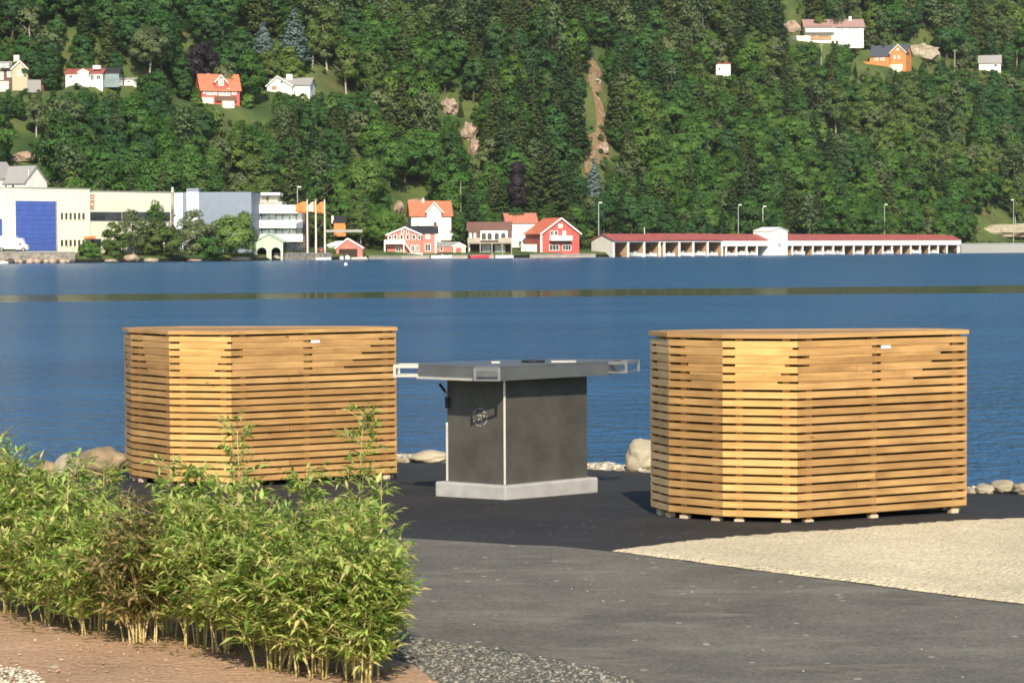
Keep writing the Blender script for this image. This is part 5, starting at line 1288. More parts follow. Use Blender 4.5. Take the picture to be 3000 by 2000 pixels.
h.box('deck', M['orange'], 2520, 2610, 182, 194, -3.2, -1.1, down=1); h.box('foundation', M['cream'], 2610, 2646, 190, 198, -1.2, -.9, down=2); h.box('chimney', M['roof_dark'], 2578, 2584, 126, 140, 3, 4)
protect(2510, 2662, 124, 196, h.Y); protect(2640, 2790, 126, 195, h.Y + 6)
h = Bld('grey_hill_shed', 'small pale shed with a grey roof at the right edge of the hillside', 'shed', 2900, 204, None, rz=math.radians(-12))
h.gable(2868, 2932, 204, 184, 162, 7, M['white'], M['roof_grey'], over=.4); h.window(2912, 2922, 188, 196, bars=0); protect(2864, 2936, 158, 202, h.Y)
h = Bld('white_hill_cabin', 'square white cabin alone among trees in the middle of the right hillside', 'cabin', 2118, 218, None)
h.box('wall', M['trim'], 2098, 2140, 188, 218, 0, 6, down=2); h.box('roof', M['roof_br'], 2096, 2142, 185, 187.8, -.3, 6.3); h.window(2104, 2111, 198, 208, bars=0); h.window(2124, 2132, 196, 206, bars=0, pane=M['glass_pale']); protect(2094, 2144, 182, 214, h.Y)
h = Bld('white_shore_house', 'white house with a steep grey roof above the hall at the left picture edge', 'house', 35, 560, Yt(35, 44), rz=math.radians(-28))
h.gable(-30, 70, 560, 535, 488, 8, M['white'], M['roof_grey'], over=.4, down=3); h.gable(-40, 8, 560, 520, 476, 5, M['white'], M['roof_grey'], ridge='y', over=.3, v0=-1, rname='gable_roof', wname='front_gable')
h.window(14, 22, 540, 552, bars=0); h.window(34, 44, 540, 552, bars=0); protect(-40, 76, 474, 550, h.Y)
lamp(84, 498, 555, Yt(84, 42), 'pale post beside the white house above the left hall', 'pole_white', head=False, name='marker_post', cat='post', group=None)
# green bank and grey retaining wall between the flags and the red house
h = Bld('retaining_wall', 'long low grey wall on the grass slope above the red boat shed', 'wall', 1010, 682, Yt(1010, 30)); h.box('wall', M['concrete'], 955, 1062, 673, 678, 0, .5, down=.2); protect(955, 1110, 665, 700, h.Y)
protect(905, 960, 650, 735, Yt(930, 12)); protect(1504, 1552, 696, 745, Yt(1530, 10)); protect(1700, 1760, 700, 750, Yt(1730, 6)); protect(1062, 1125, 670, 745, Yt(1090, 8))
h = Bld('parked_car', 'dark car parked between the office block and the left flagpole', 'car', 889, 738, Yt(889, 9))
h.box('body', M['boat_dark'], 866, 896, 727, 736, -.9, .9); h.box('cabin', M['glass'], 872, 890, 720, 727, -.8, .8)
for x in (871, 890):
    u, z = h.P(x, 736); mb = MB(); mb.tube([(u, -.95, z + .05), (u, -.7, z + .05)], .33, 12); mb.build('wheel', M['tyre'], h.root)
h = Bld('parked_car', 'dark red car parked between the middle and right flagpoles', 'car', 940, 738, Yt(940, 9))
h.box('body', M['roof_br'], 930, 956, 729, 736, -.9, .9); h.box('cabin', M['glass'], 935, 951, 723, 729, -.8, .8)
for x in (934, 951):
    u, z = h.P(x, 736); mb = MB(); mb.tube([(u, -.95, z + .05), (u, -.7, z + .05)], .33, 12); mb.build('wheel', M['tyre'], h.root)

# ================================================================== TREES
def crown_quads(C, Nn, size, rng):
    """leaf-clump quads at centres C with normals Nn"""
    n = len(C); Nn = Nn / (np.linalg.norm(Nn, axis=1)[:, None] + 1e-9)
    r = rng.normal(size=(n, 3)); U = np.cross(Nn, r); U /= (np.linalg.norm(U, axis=1)[:, None] + 1e-9); W = np.cross(Nn, U)
    s = (size * rng.uniform(.55, 1.25, n))[:, None]
    V = np.stack([C - U * s - W * s * .35, C + U * s * .2 - W * s * .75, C + U * s + W * s * .3, C - U * s * .15 + W * s * .8], 1).reshape(-1, 3)
    F = np.arange(4 * n).reshape(n, 4); return V, F
def broadleaf(seed, H=12, R=4.6, dens=1.0, narrow=1.0, low=.12, leaf=.30, lumps=34):
    rng = np.random.default_rng(seed); cs = []; 
    R = R * narrow; zc = H * (.5 + low * .5); hz = H * (.5 - low * .5)
    C = []; Nn = []; T = []
    for k in range(lumps):
        d = rng.normal(size=3); d[2] = d[2] * .9 + .15; d /= np.linalg.norm(d)
        rad = rng.uniform(.45, .86); p = np.array([d[0] * R * rad, d[1] * R * rad, zc + d[2] * hz * rad])
        # crown narrows upward a little
        f = 1 - .25 * max(0, (p[2] - zc) / hz); p[0] *= f; p[1] *= f
        br = rng.uniform(.12, .30) * (R + hz) / 2 * 1.15
        m_ = int(75 * dens * (br / 1.2) ** 1.4)
        q = rng.normal(size=(m_, 3)); q /= np.linalg.norm(q, axis=1)[:, None]; q[:, 2] = np.where(q[:, 2] < -.3, -q[:, 2], q[:, 2])
        rr = br * rng.uniform(.7, 1.08, m_)[:, None]
        C.append(p + q * rr * [1, 1, .8]); Nn.append(q + rng.normal(size=(m_, 3)) * .22 + d * .55); T.append(np.full(m_, rng.uniform(.78, 1.28)) * rng.uniform(.85, 1.15, m_))
    C = np.vstack(C); Nn = np.vstack(Nn); T = np.concatenate(T)
    V, F = crown_quads(C, Nn, leaf, rng); return V, F, np.repeat(T, 4)
def conifer(seed, H=16, R=3.2, tiers=24, leaf=.30, droop=.35):
    rng = np.random.default_rng(seed); C = []; Nn = []; T = []
    for t in range(tiers):
        q = t / (tiers - 1); z = H * (.06 + .92 * q); rad = R * (1 - q) ** .85 * rng.uniform(.85, 1.12) + .15; nb = max(5, int(11 * (1 - q) + 4)); a0 = rng.uniform(0, 6.28)
        for b_ in range(nb):
            a = a0 + 6.283 * b_ / nb + rng.uniform(-.2, .2); L_ = rad * rng.uniform(.75, 1.15); m_ = max(6, int(L_ * 9.0)); s = np.sqrt(rng.uniform(.03, 1, m_)) ; zj = rng.normal() * H * .012; tt = rng.uniform(.75, 1.25)
            w_ = rng.normal(size=m_) * .28 * (.4 + s)
            x = np.cos(a) * s * L_ - np.sin(a) * w_; y = np.sin(a) * s * L_ + np.cos(a) * w_; zz = z + zj - droop * s * L_ * .9 + .25 * s ** 3 * L_ + rng.normal(size=m_) * .16
            C.append(np.stack([x, y, zz], 1)); Nn.append(np.stack([np.cos(a) * .55 + rng.normal(size=m_) * .3, np.sin(a) * .55 + rng.normal(size=m_) * .3, np.full(m_, .8)], 1)); T.append(tt * rng.uniform(.85, 1.15, m_))
    V, F = crown_quads(np.vstack(C), np.vstack(Nn), leaf, rng); return V, F, np.repeat(np.concatenate(T), 4)
def pine(seed, H=15, R=3.6):
    rng = np.random.default_rng(seed); C = []; Nn = []; T = []
    for k in range(26):
        q = rng.uniform(.38, 1.0); z = H * q; a = rng.uniform(0, 6.28); rr = R * (1.15 - q) ** .5 * rng.uniform(.1, 1.0); p = np.array([np.cos(a) * rr, np.sin(a) * rr, z - .5])
        m_ = 50; d = rng.normal(size=(m_, 3)) * [1.15, 1.15, .42]; n_ = d.copy(); n_[:, 2] += .9
        C.append(p + d * .75); Nn.append(n_ + rng.normal(size=(m_, 3)) * .4); T.append(np.full(m_, rng.uniform(.75, 1.25)) * rng.uniform(.85, 1.15, m_))
    V, F = crown_quads(np.vstack(C), np.vstack(Nn), .30, rng); return V, F, np.repeat(np.concatenate(T), 4)
def mk_mesh(name, vft, mat):
    o = np_mesh(name, vft[0], vft[1], mat, attr=vft[2]); me = o.data; bpy.data.objects.remove(o); return me
def trunk_mesh(seed, H, r, mat, limbs=5, top=.75):
    rnd = random.Random(seed); mb = MB(); pts = [(0, 0, -1.5)] + [(rnd.uniform(-.15, .15) * k, rnd.uniform(-.15, .15) * k, H * top * k / 4) for k in range(5)]
    mb.tube(pts, [r * 1.3, r * 1.1, r * .95, r * .8, r * .55, r * .25], 7)
    for k in range(limbs):
        q = .35 + .5 * k / limbs; z = H * top * q; a = rnd.uniform(0, 6.28); L_ = H * .22
        mb.tube([(0, 0, z), (math.cos(a) * L_ * .5, math.sin(a) * L_ * .5, z + L_ * .35), (math.cos(a) * L_, math.sin(a) * L_, z + L_ * .8)], [r * .45, r * .3, r * .1], 5)
    o = mb.build('trunk', mat, smooth=True); me = o.data; bpy.data.objects.remove(o); return me
KB = []   # (crown mesh, trunk mesh, height, radius, kind)
for i, (H, R, nr, ml) in enumerate(((11, 4.4, 1, 'leaf'), (13.5, 4.4, .9, 'leaf'), (9.5, 4.4, 1.05, 'leaf_dk'), (13, 4.2, .8, 'leaf_dk'), (10, 3.8, 1, 'leaf_ol'), (15, 4.4, .68, 'leaf_ol'))):
    KB.append((mk_mesh('crown', broadleaf(200 + i, H, R, 1.25, nr, leaf=.25, lumps=46), M[ml]), trunk_mesh(i, H, .22, M['bark'] if i != 5 else M['bark_pale']), H, R * nr, 'broadleaf_tree'))
for i, (H, R) in enumerate(((16, 3.4), (13, 3.0), (18, 3.6))):
    KB.append((mk_mesh('crown', conifer(300 + i, H, R), M['leaf_con']), trunk_mesh(20 + i, H, .22, M['bark'], 0, .95), H, R, 'spruce_tree'))
for i, (H, R) in enumerate(((14, 3.4), (12, 3.2))):
    KB.append((mk_mesh('crown', pine(400 + i, H, R), M['leaf_pine']), trunk_mesh(30 + i, H, .24, M['bark'], 6, .92), H, R, 'pine_tree'))
KB.append((mk_mesh('crown', broadleaf(230, 11, 3.6, .9, .85), M['leaf_birch']), trunk_mesh(40, 11, .2, M['bark_pale'], 4), 11, 3.0, 'birch_tree'))
KB.append((mk_mesh('crown', broadleaf(231, 8, 3.2, 1.1, 1.0), M['leaf_lime']), trunk_mesh(41, 8, .2, M['bark']), 8, 3.2, 'bright_tree'))
W_ = [.16, .14, .13, .11, .10, .10, .03, .03, .03, .045, .03, .06, .035]
W_ = np.array(W_) / sum(W_)
def place_tree(kind, X, Y, z, sc, rz, label, group, name=None, mats=None):
    cm, tm, H, R, nm = KB[kind]; nm = name or nm
    root = empty(nm, label, 'tree', (X, Y, z), rz, group); root.scale = (sc, sc, sc)
    c = bpy.data.objects.new('crown', cm); COL.objects.link(c); c.parent = root
    t = bpy.data.objects.new('trunk', tm); COL.objects.link(t); t.parent = root
    return root
# one-off trees
def special(x0, x1, yt, yb, meshfn, mat, label, name, Y=None, tm='bark', limbs=4, group=None, prot=True, trunk_r=.25):
    xc = (x0 + x1) / 2
    if Y is None: Y = hit(xc, yb)
    s = Y / FPX; H = (yb - yt) * s * 1.06; R = (x1 - x0) * s / 2 * 1.3; p = at_Y(xc, yb, Y)
    root = empty(name, label, 'tree', (p.x, Y, p.z), 0, group)
    me = mk_mesh('crown', meshfn(H, R), M[mat]); c = bpy.data.objects.new('crown', me); COL.objects.link(c); c.parent = root
    t = bpy.data.objects.new('trunk', trunk_mesh(int(x0), H, trunk_r, M[tm], limbs)); COL.objects.link(t); t.parent = root
    if prot: protect(x0 + (x1 - x0) * .25, x1 - (x1 - x0) * .25, yt + 6, yb - (yb - yt) * .35, Y)
    return root
G_ = 'trees along the shore in front of the halls'
bl = lambda sd, nar=1.0, low=-.12, dens=1.7, leaf=.24, lumps=60: (lambda H, R: broadleaf(sd, H, R, dens, nar, low, leaf, lumps))
YS = lambda x: Yt(x, 4)
special(232, 292, 706, 762, bl(501), 'leaf', 'low bush-like tree standing leftmost before the pale hall', 'shore_tree', YS(262), group=G_)
special(300, 372, 655, 764, bl(502), 'leaf_ol', 'round green tree, second from the left before the pale hall', 'shore_tree', YS(336), group=G_)
special(356, 428, 618, 764, bl(503, low=.1, dens=1.1), 'leaf_birch', 'tall loose olive tree reaching over the window band of the pale hall', 'shore_tree', YS(392) + 3, group=G_)
special(405, 530, 650, 766, bl(504), 'leaf_ol', 'broad green tree where the pale hall meets the grey hall', 'shore_tree', YS(466), group=G_)
special(528, 625, 618, 765, bl(505), 'leaf_birch', 'olive tree with pale blossoms before the left white panel of the grey hall', 'shore_tree', YS(575) + 3, group=G_)
special(560, 655, 690, 766, bl(506), 'leaf', 'low dark green tree at the water before the grey hall', 'shore_tree', YS(606) - 1, group=G_)
special(618, 742, 612, 765, bl(507), 'leaf_lime', 'tallest fresh green rounded tree, right end of the shoreline row by the mint boathouse', 'shore_tree', YS(680), group=G_)
special(528, 652, 128, 262, bl(510, low=.0, dens=1.6), 'leaf_purple', 'very dark purple-leaved tree behind the red hillside house', 'copper_beech', hit(640, 300) + 11)
special(386, 492, 88, 246, bl(511, low=.25), 'leaf_birch', 'tall round pale birch with white trunk left of the dark purple tree', 'birch_tree', tm='bark_pale')
cf = lambda sd, dr=.3: (lambda H, R: conifer(sd, H, R, 26, .34, dr))
special(818, 905, 28, 185, cf(520), 'leaf_blue', 'large silvery blue spruce high above the white hill house', 'blue_spruce')
special(742, 800, 70, 160, cf(521), 'leaf_blue', 'smaller grey-blue spruce left of the large silvery one', 'blue_spruce')
special(1712, 1768, 474, 600, cf(522), 'leaf_blue', 'pale blue-grey spruce at the foot of the rock slide', 'blue_spruce')
special(1497, 1538, 478, 640, lambda H, R: broadleaf(523, H, R, 1.6, 1, .0, .26, 40), 'leaf_purple', 'narrow near-black columnar tree behind the white cottage roof', 'dark_column_tree', Yt(1517, 44))  # dark tree shape added to stand for a shadow gap in the wood
special(1530, 1680, 380, 660, cf(524, .25), 'leaf_con', 'huge dark spruce standing behind the red house with the tall gable', 'spruce_tree', Yt(1600, 46))
special(1000, 1118, 452, 620, bl(525), 'leaf_lime', 'bright green rounded tree above the tiny brown cabin', 'bright_tree', Yt(1060, 66))
special(1080, 1178, 612, 720, bl(526), 'leaf', 'dark round tree left of the black-roofed red house', 'broadleaf_tree', Yt(1128, 20), prot=False)
special(1330, 1372, 625, 720, bl(527), 'leaf', 'small dark tree between the white house and the brown cafe', 'broadleaf_tree', Yt(1350, 26), prot=False)
special(560, 590, 262, 306, cf(528), 'leaf_lime', 'small pointed green shrub at the left corner of the red hillside house', 'garden_shrub', prot=False)
special(710, 742, 275, 318, bl(529), 'leaf_lime', 'round light green shrub right of the red hillside house', 'garden_shrub', prot=False)

# ------------------------------------------------------------------ the wooded hillside
PR_ = list(PROT)
def blocked(x, yt, yb, hw, D):
    for x0, x1, y0, y1, Dp in PR_:
        if D < Dp + 3 and x + hw * .6 > x0 and x - hw * .6 < x1 and yt + 2 < y1 and yb > y0: return True
        # never stand inside a building
        if abs(D - Dp) < 8 and x + hw * .3 > x0 and x - hw * .3 < x1 and y0 - 4 < yb < y1 + 10: return True
    return False
LM = [(0, 330, 'above the halls on the left'), (330, 760, 'around the red hillside house'), (760, 1150, 'below the white hill house'), (1150, 1500, 'left of the near-black column tree'), (1500, 1700, 'above the red gabled house'), (1700, 1850, 'beside the rock slide'), (1850, 2300, 'left of the boathouse tower'), (2300, 3001, 'above the right half of the boathouse')]
def where(x, y):
    for a, b_, s in LM:
        if a <= x < b_: break
    else: s = LM[0][2] if x < 0 else LM[-1][2]
    return s
cand = []
rt = random.Random(21)
a = -.30
SPA = 6.2
Yrow = 0
t = 12.0
while t < 330:
    sp = SPA if t > 30 else 6.5
    a = -.41 + rt.uniform(0, .01)
    while a < .41:
        Y = Dsh(a) + t + rt.uniform(-2.5, 2.5); X = a * Y + rt.uniform(-1.8, 1.8)
        cand.append((X, Y, t)); a += sp / Y * rt.uniform(.8, 1.25)
    t += sp * .86
trees = []
for X, Y, t in cand:
    z = terr2(X, Y) - .3; x, yb = proj((X, Y, z))
    k = int(RNG.choice(len(KB), p=W_))
    nz_ = noise.noise(Vector((X * .016, Y * .02, 2.2))) + .5 * noise.noise(Vector((X * .05, Y * .05, 8)))
    if k < 6: k = (rt.choice((4, 5, 5, 11)) if nz_ > .16 else rt.choice((2, 3, 3)) if nz_ < -.12 else rt.choice((0, 1, 1)))
    # conifers gather in the centre and the upper right
    cen = math.exp(-((x - 1560) / 240) ** 2) + .55 * math.exp(-((x - 2100) / 300) ** 2) + .3 * (yb < 120)
    if rt.random() < cen * .36: k = 6 + rt.randrange(3)
    elif x > 900 and yb < 200 and rt.random() < .35: k = 9 + rt.randrange(2)
    H, R = KB[k][2], KB[k][3]; sc = rt.uniform(.88, 1.55) * (.8 if t < 40 else 1)
    if t < 34 and x < 1000 and x > 730: continue
    if t < 14 and x < 1700: continue
    ok = False
    for trial in range(5):
        yt = proj((X, Y, z + H * sc))[1]; hw = R * sc * FPX / Y
        if not blocked(x, yt, yb, hw, Y): ok = True; break
        sc *= .66
    if not ok or sc < .14: continue
    inview = -60 < x < 3060 and yt < 760 and yb > -30
    trees.append((X, Y, z, sc, rt.uniform(0, 6.28), k, x, yb, yt, inview, H * sc / Y))
for _ in range(5200):      # undergrowth bushes filling open ground
    a = rt.uniform(-.25, .25); t_ = rt.uniform(16, 225); Y = Dsh(a) + t_; X = a * Y; z = terr2(X, Y) - .25; x, yb = proj((X, Y, z))
    if not (-80 < x < 3080) or (x < 1700 and t_ < 44): continue
    if 640 < x < 800 and 298 < yb < 356 and rt.random() < .85: continue
    k = rt.choice((0, 1, 2, 4, 4, 12)); sc = rt.uniform(.16, .34); H = KB[k][2]; yt = proj((X, Y, z + H * sc))[1]
    if blocked(x, yt, yb, KB[k][3] * sc * FPX / Y, Y):
        if not (1710 < x < 1790 and 180 < yb < 500 and rt.random() < .34): continue
    trees.append((X, Y, z, sc, rt.uniform(0, 6.28), k, x, yb, yt, False, 0))
# which ones show largest: coarse visibility by painting near to far on a grid
trees.sort(key=lambda q: q[1])
occ = np.zeros((100, 150), bool); vis = []
for q in trees:
    x, yb, yt = q[6], q[7], q[8]; hw = KB[q[5]][3] * q[3] * FPX / q[1]
    x0, x1, y0, y1 = int(max(0, (x - hw) / 20)), int(min(150, (x + hw) / 20 + 1)), int(max(0, yt / 20)), int(min(100, min(yb, 745) / 20 + 1))
    if x1 <= x0 or y1 <= y0: vis.append(0); continue
    sub = occ[y0:y1, x0:x1]; vis.append(int((~sub).sum())); 
    occ[y0 + (1 if y1 - y0 > 2 else 0):y1, x0:x1] = True
order = sorted([i for i, q in enumerate(trees) if q[9]], key=lambda i: -vis[i])
single = set(order[:290])
print('trees', len(trees), 'in view', len(order), 'blocked rects', len(PR_))
desc = {'broadleaf_tree': 'green broadleaf tree', 'spruce_tree': 'dark pointed spruce', 'pine_tree': 'grey-green pine', 'birch_tree': 'olive-green birch', 'bright_tree': 'fresh green rounded tree'}
pts = []
for i, q in enumerate(trees):
    X, Y, z, sc, rz, k, x, yb, yt, inv, _ = q
    if i in single:
        nm = KB[k][4]; hgt = 'low' if yb > 480 else 'halfway up' if yb > 230 else 'high'
        wh = where(x, yb); lab = '%s %s on the wooded hill %s' % (desc[nm], hgt, wh)
        place_tree(k, X, Y, z, sc, rz, lab, '%s %s on the hill %s' % (nm.replace('_', ' ') + 's', hgt, wh))
    else: pts.append(q)
# the rest of the wood as one mass
protoc = bpy.data.collections.new('tree_kinds'); pk = {}
for o in COL.objects:
    if o.name.startswith('crown'):
        for k, kb in enumerate(KB):
            if o.data == kb[0] and k not in pk: pk[k] = o
kinds = sorted(pk.keys(), key=lambda k: pk[k].name)
for k in kinds: protoc.objects.link(pk[k])
names = sorted([o.name for o in protoc.objects]); idx = {k: names.index(pk[k].name) for k in kinds}
me = bpy.data.meshes.new('forest'); me.from_pydata([(q[0], q[1], q[2]) for q in pts], [], [])
def attr(nm, ty, vals):
    a_ = me.attributes.new(nm, ty, 'POINT'); a_.data.foreach_set('value', vals)
attr('k', 'INT', [idx.get(q[5], 0) for q in pts]); attr('sc', 'FLOAT', [q[3] for q in pts]); attr('rz', 'FLOAT', [q[4] for q in pts])
fo = bpy.data.objects.new('forest', me); COL.objects.link(fo); tag(fo, 'dense mixed wood covering the whole hillside behind the far shore', 'forest', kind='stuff')
ng = bpy.data.node_groups.new('forest_points', 'GeometryNodeTree'); ng.interface.new_socket('Geometry', in_out='INPUT', socket_type='NodeSocketGeometry'); ng.interface.new_socket('Geometry', in_out='OUTPUT', socket_type='NodeSocketGeometry')
gi = ng.nodes.new('NodeGroupInput'); go = ng.nodes.new('NodeGroupOutput'); ci = ng.nodes.new('GeometryNodeCollectionInfo'); ci.inputs['Collection'].default_value = protoc; ci.inputs['Separate Children'].default_value = True; ci.inputs['Reset Children'].default_value = True
ip = ng.nodes.new('GeometryNodeInstanceOnPoints'); ip.inputs['Pick Instance'].default_value = True
def na(nm, ty):
    q = ng.nodes.new('GeometryNodeInputNamedAttribute'); q.data_type = ty; q.inputs['Name'].default_value = nm; return q.outputs['Attribute']
cx = ng.nodes.new('ShaderNodeCombineXYZ'); ng.links.new(na('rz', 'FLOAT'), cx.inputs['Z'])
er = ng.nodes.new('FunctionNodeEulerToRotation'); ng.links.new(cx.outputs[0], er.inputs[0])
cs_ = ng.nodes.new('ShaderNodeCombineXYZ'); sa = na('sc', 'FLOAT')
for k in range(3): ng.links.new(sa, cs_.inputs[k])
ng.links.new(gi.outputs[0], ip.inputs['Points']); ng.links.new(ci.outputs[0], ip.inputs['Instance']); ng.links.new(na('k', 'INT'), ip.inputs['Instance Index'])
ng.links.new(er.outputs[0], ip.inputs['Rotation']); ng.links.new(cs_.outputs[0], ip.inputs['Scale']); ng.links.new(ip.outputs[0], go.inputs[0])
md = fo.modifiers.new('forest_points', 'NODES'); md.node_group = ng

# ================================================================== BAMBOO
def bamleaf(name, stops):
    m = leafmat(name, stops, transl=.42, objrand=False); return m
BL_ = [(0, (.12, .21, .045)), (1, (.62, .50, .22)), (.18, (.21, .33, .06)), (.42, (.32, .44, .09)), (.66, (.44, .54, .14)), (.82, (.54, .59, .20)), (.92, (.66, .57, .26))]
M['bam_leaf'] = bamleaf('bamboo_leaves', BL_)
M['bam_dry'] = bamleaf('dry_bamboo_leaves', [(0, (.20, .20, .06)), (1, (.50, .36, .18)), (.35, (.16, .20, .06)), (.7, (.38, .28, .13))])
M['cane'] = plain('yellow_green_cane', (.42, .36, .12), .45, var=.35, scale=14)
M['cane_dry'] = plain('straw_cane', (.58, .45, .22), .6, var=.25, scale=14)
def bamboo(x, yb, H, spread, ncane, leafden, label, seed, dry=0.0, group='bamboo plants in the soil bed', dY=0.0, lo=.27):
    rng = random.Random(seed); nr = np.random.default_rng(seed)
    b = gpx(x, yb, .03); X = b.x * (b.y + dY) / b.y; Y = b.y + dY
    root = empty('bamboo_plant', label, 'bamboo', (X, Y, g(Y) + .03), 0, group)
    LV = []; LF = []; LT = []; nb = 0; tw = MB()
    for c in range(ncane):
        a = rng.uniform(0, 6.28); r0 = rng.uniform(0, .09); lean = rng.uniform(.02, spread); h = (H if H < .8 else .72 + (H - .72) * .25) * rng.uniform(.60, .93) * (1 - .25 * lean / max(spread, .01))
        if c == 0: h = H; lean = spread * .15
        bx, by = math.cos(a) * r0, math.sin(a) * r0; dx, dy = math.cos(a + rng.uniform(-.5, .5)), math.sin(a + rng.uniform(-.5, .5))
        path = [Vector((bx + dx * lean * (q ** 1.6), by + dy * lean * (q ** 1.6), -.03 + h * q - .10 * lean * q * q)) for q in [k / 7 for k in range(8)]]
        mb = MB(); r_ = rng.uniform(.0028, .0052); mb.tube(path, [r_ * (1 - .75 * k / 7) for k in range(8)], 6)
        for k in range(1, 7):   # node rings
            p = path[k]; mb.tube([p - Vector((0, 0, .003)), p + Vector((0, 0, .003))], r_ * (1.35 - .75 * k / 7), 6)
        mb.build('cane', M['cane_dry'] if rng.random() < .35 + dry * .5 else M['cane'], root, smooth=True)
        nn = int(leafden * h * (27 if H < .8 else 16))
        for _ in range(nn):
            q = lo + (1 - lo) * rng.random() ** .8; kf = q * 7; k = min(6, int(kf)); p = path[k].lerp(path[k + 1], kf - k)
            ta = rng.uniform(0, 6.28); tl = rng.uniform(.03, .15) * (1.25 - .5 * q); td = Vector((math.cos(ta), math.sin(ta), rng.uniform(.2, .9))).normalized()
            e = p + td * tl; tw.tube([p, e], [.0011, .0007], 3, caps=False)
            fan = rng.randint(3, 6)
            for f in range(fan):
                s0 = p.lerp(e, .35 + .65 * (f + 1) / fan)
                d = (td + Vector((rng.uniform(-1, 1), rng.uniform(-1, 1), rng.uniform(-.75, .55))) * .95).normalized()
                L_ = rng.uniform(.032, .072); wd = L_ * rng.uniform(.10, .17); sd_ = d.cross(Vector((rng.uniform(-.4, .4), rng.uniform(-.4, .4), 1))).normalized()
                dn = Vector((0, 0, -L_ * rng.uniform(.05, .3))); mid = s0 + d * L_ * .4; tip = s0 + d * L_ + dn; up = sd_.cross(d).normalized() * wd * .35
                LV += [s0, mid + sd_ * wd + up, mid + dn * .15, mid - sd_ * wd + up, tip]; LF += [(nb, nb + 1, nb + 2), (nb + 1, nb + 4, nb + 2), (nb, nb + 2, nb + 3), (nb + 3, nb + 2, nb + 4)]
                LT += [rng.uniform(.85, 1.15)] * 5; nb += 5
    V = np.array([v[:] for v in LV]); F = np.array(LF)
    np_mesh('foliage', V, F, M['bam_dry'] if dry > .5 else M['bam_leaf'], root, attr=np.array(LT))
    tw.build('twigs', M['cane'], root, fix=False)
    return root
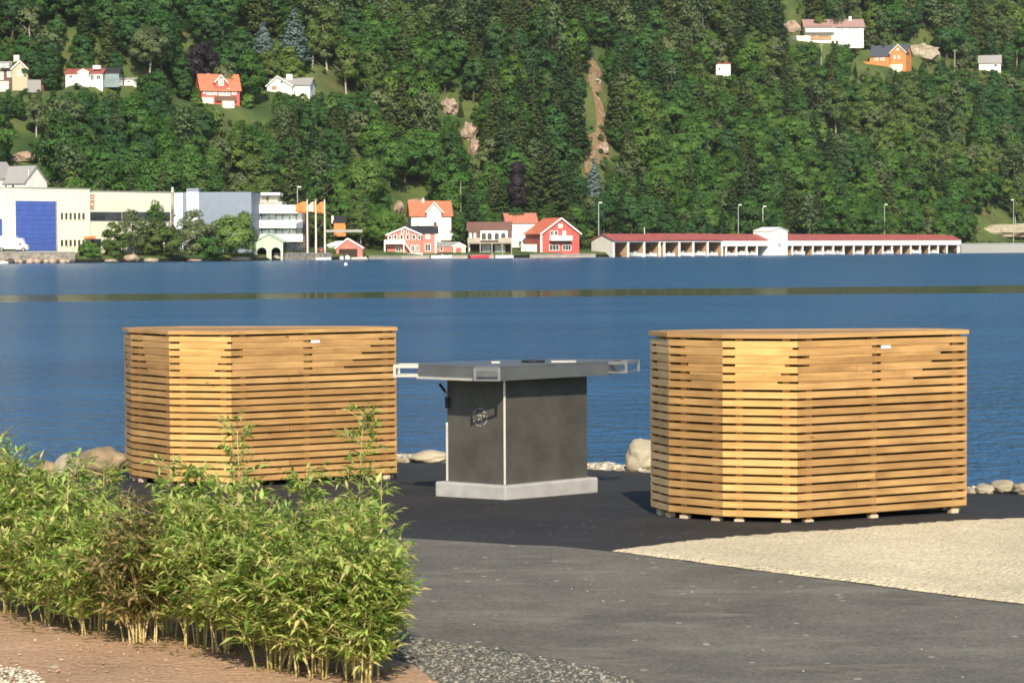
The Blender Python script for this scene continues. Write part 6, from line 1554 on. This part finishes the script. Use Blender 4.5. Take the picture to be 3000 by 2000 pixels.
BP = [  # x, root y, height, spread, canes, leaves per dm, label, dry, depth offset
    (12, 1800, .78, .20, 13, 9, 'leftmost bamboo, cut by the picture edge, with thick bare yellow stems', 0, 0),
    (100, 1812, .74, .24, 11, 9, 'bamboo just right of the dark gap at the left picture edge', 0, .25),
    (150, 1830, .66, .20, 10, 8, 'low leafy bamboo with two upright pale stems at its foot, second in the front row', 0, 0),
    (262, 1858, .62, .26, 12, 8, 'bamboo whose pale stems lean left, third in the front row', 0, 0),
    (330, 1838, .72, .24, 12, 9, 'back-row bamboo between the leaning one and the dry one', 0, .35),
    (412, 1884, .66, .20, 17, 6, 'dry straw-coloured bamboo in the middle of the front row', 1, 0),
    (492, 1880, .62, .18, 9, 8, 'bamboo touching the right side of the dry one', 0, .1),
    (520, 1850, .72, .25, 11, 9, 'back-row bamboo rising before the left end of the timber bar', 0, .6),
    (583, 1897, .66, .2, 10, 8, 'slim bamboo right of the open gap in the front row', 0, 0),
    (660, 1920, .74, .24, 13, 9, 'dense bamboo with a low dark stem thicket, sixth in the front row', 0, .05),
    (735, 1900, .98, .16, 11, 8, 'bamboo with a tall thin shoot before the middle of the timber bar', 0, .5),
    (800, 1966, .70, .26, 14, 9, 'wide bamboo with a bright yellow stem at its foot, front row', 0, 0),
    (872, 1960, .66, .24, 13, 10, 'dark leafy bamboo filling the front row near its right end', 0, .1),
    (930, 1985, .70, .22, 16, 8, 'bamboo with a thick bundle of straw-yellow stems, second from the right', 0, 0),
    (1000, 1930, 1.03, .22, 12, 9, 'tallest bamboo with a shoot reaching high before the timber bar', 0, .45),
    (1035, 1985, .70, .17, 15, 9, 'front-row bamboo with upright yellow stems right of the straw bundle', 0, 0),
    (1068, 2003, .68, .10, 14, 8, 'last bamboo on the right, loose twigs over the grey path', 0, 0),
    (1100, 1955, .80, .12, 6, 6, 'back-row bamboo whose outer shoot stands before the steel grill slab', 0, .4),
    (200, 1800, .74, .25, 11, 9, 'back-row bamboo behind the leaning one near the left', 0, .5),
    (620, 1850, .70, .25, 11, 9, 'back-row bamboo just left of the tall thin shoot', 0, .6),
    (30, 1770, .80, .25, 11, 9, 'back-row bamboo behind the leftmost one', 0, .5),
    (865, 1905, .74, .22, 12, 9, 'back-row bamboo between the two tall shoots', 0, .5),
]
for i, (x, yb, H, spd, nc, ld_, lab, dry, dY) in enumerate(BP):
    bamboo(x, yb, H, spd, nc, ld_ * .62, lab, 900 + i, dry, dY=dY)

rng_ = np.random.default_rng(77); LV = []; LF = []; nb = 0
LP = [gpx(x, y) for x, y in ((-60, 1740), (300, 1790), (700, 1850), (1080, 1930), (1200, 1985), (1150, 2060), (700, 1985), (300, 1910), (-60, 1850))]; LP = [(p.x, p.y) for p in LP]
while nb < 4 * 900:
    x, y = rng_.uniform(-3, 0), rng_.uniform(8.5, 12.5)
    if not in_poly(LP, x, y): continue
    a = rng_.uniform(0, 6.28); L_ = rng_.uniform(.025, .06); w_ = L_ * .14; z = g(y) + .048 + rng_.uniform(0, .008); c_, s_ = math.cos(a), math.sin(a); t_ = rng_.uniform(-.3, .3)
    LV += [(x, y, z), (x + c_ * L_ * .5 - s_ * w_, y + s_ * L_ * .5 + c_ * w_, z + .004), (x + c_ * L_, y + s_ * L_, z + t_ * L_ * .4 + .004), (x + c_ * L_ * .5 + s_ * w_, y + s_ * L_ * .5 - c_ * w_, z + .004)]
    LF.append((nb, nb + 1, nb + 2, nb + 3)); nb += 4
tag(np_mesh('leaf_litter', np.array(LV), np.array(LF), M['bam_dry'], attr=np.ones(nb)), 'dry fallen leaves scattered on the soil under the bamboo', 'leaf litter', kind='stuff')

# ------------------------------------------------------------------ thin air haze over the fjord
mb = MB(); mb.box(-1200, 1200, -80, 1900, -5, 262); hz = mb.build('haze', [], None)
m = bpy.data.materials.new('thin_haze'); m.use_nodes = True; nt = m.node_tree; nt.nodes.clear()
o_ = nt.nodes.new('ShaderNodeOutputMaterial'); pv = nt.nodes.new('ShaderNodeVolumePrincipled'); pv.inputs['Color'].default_value = (.86, .90, .96, 1); pv.inputs['Density'].default_value = .000035
nt.links.new(pv.outputs[0], o_.inputs['Volume']); hz.data.materials.append(m)
tag(hz, 'thin pale haze of summer air over the fjord', 'haze', kind='stuff')
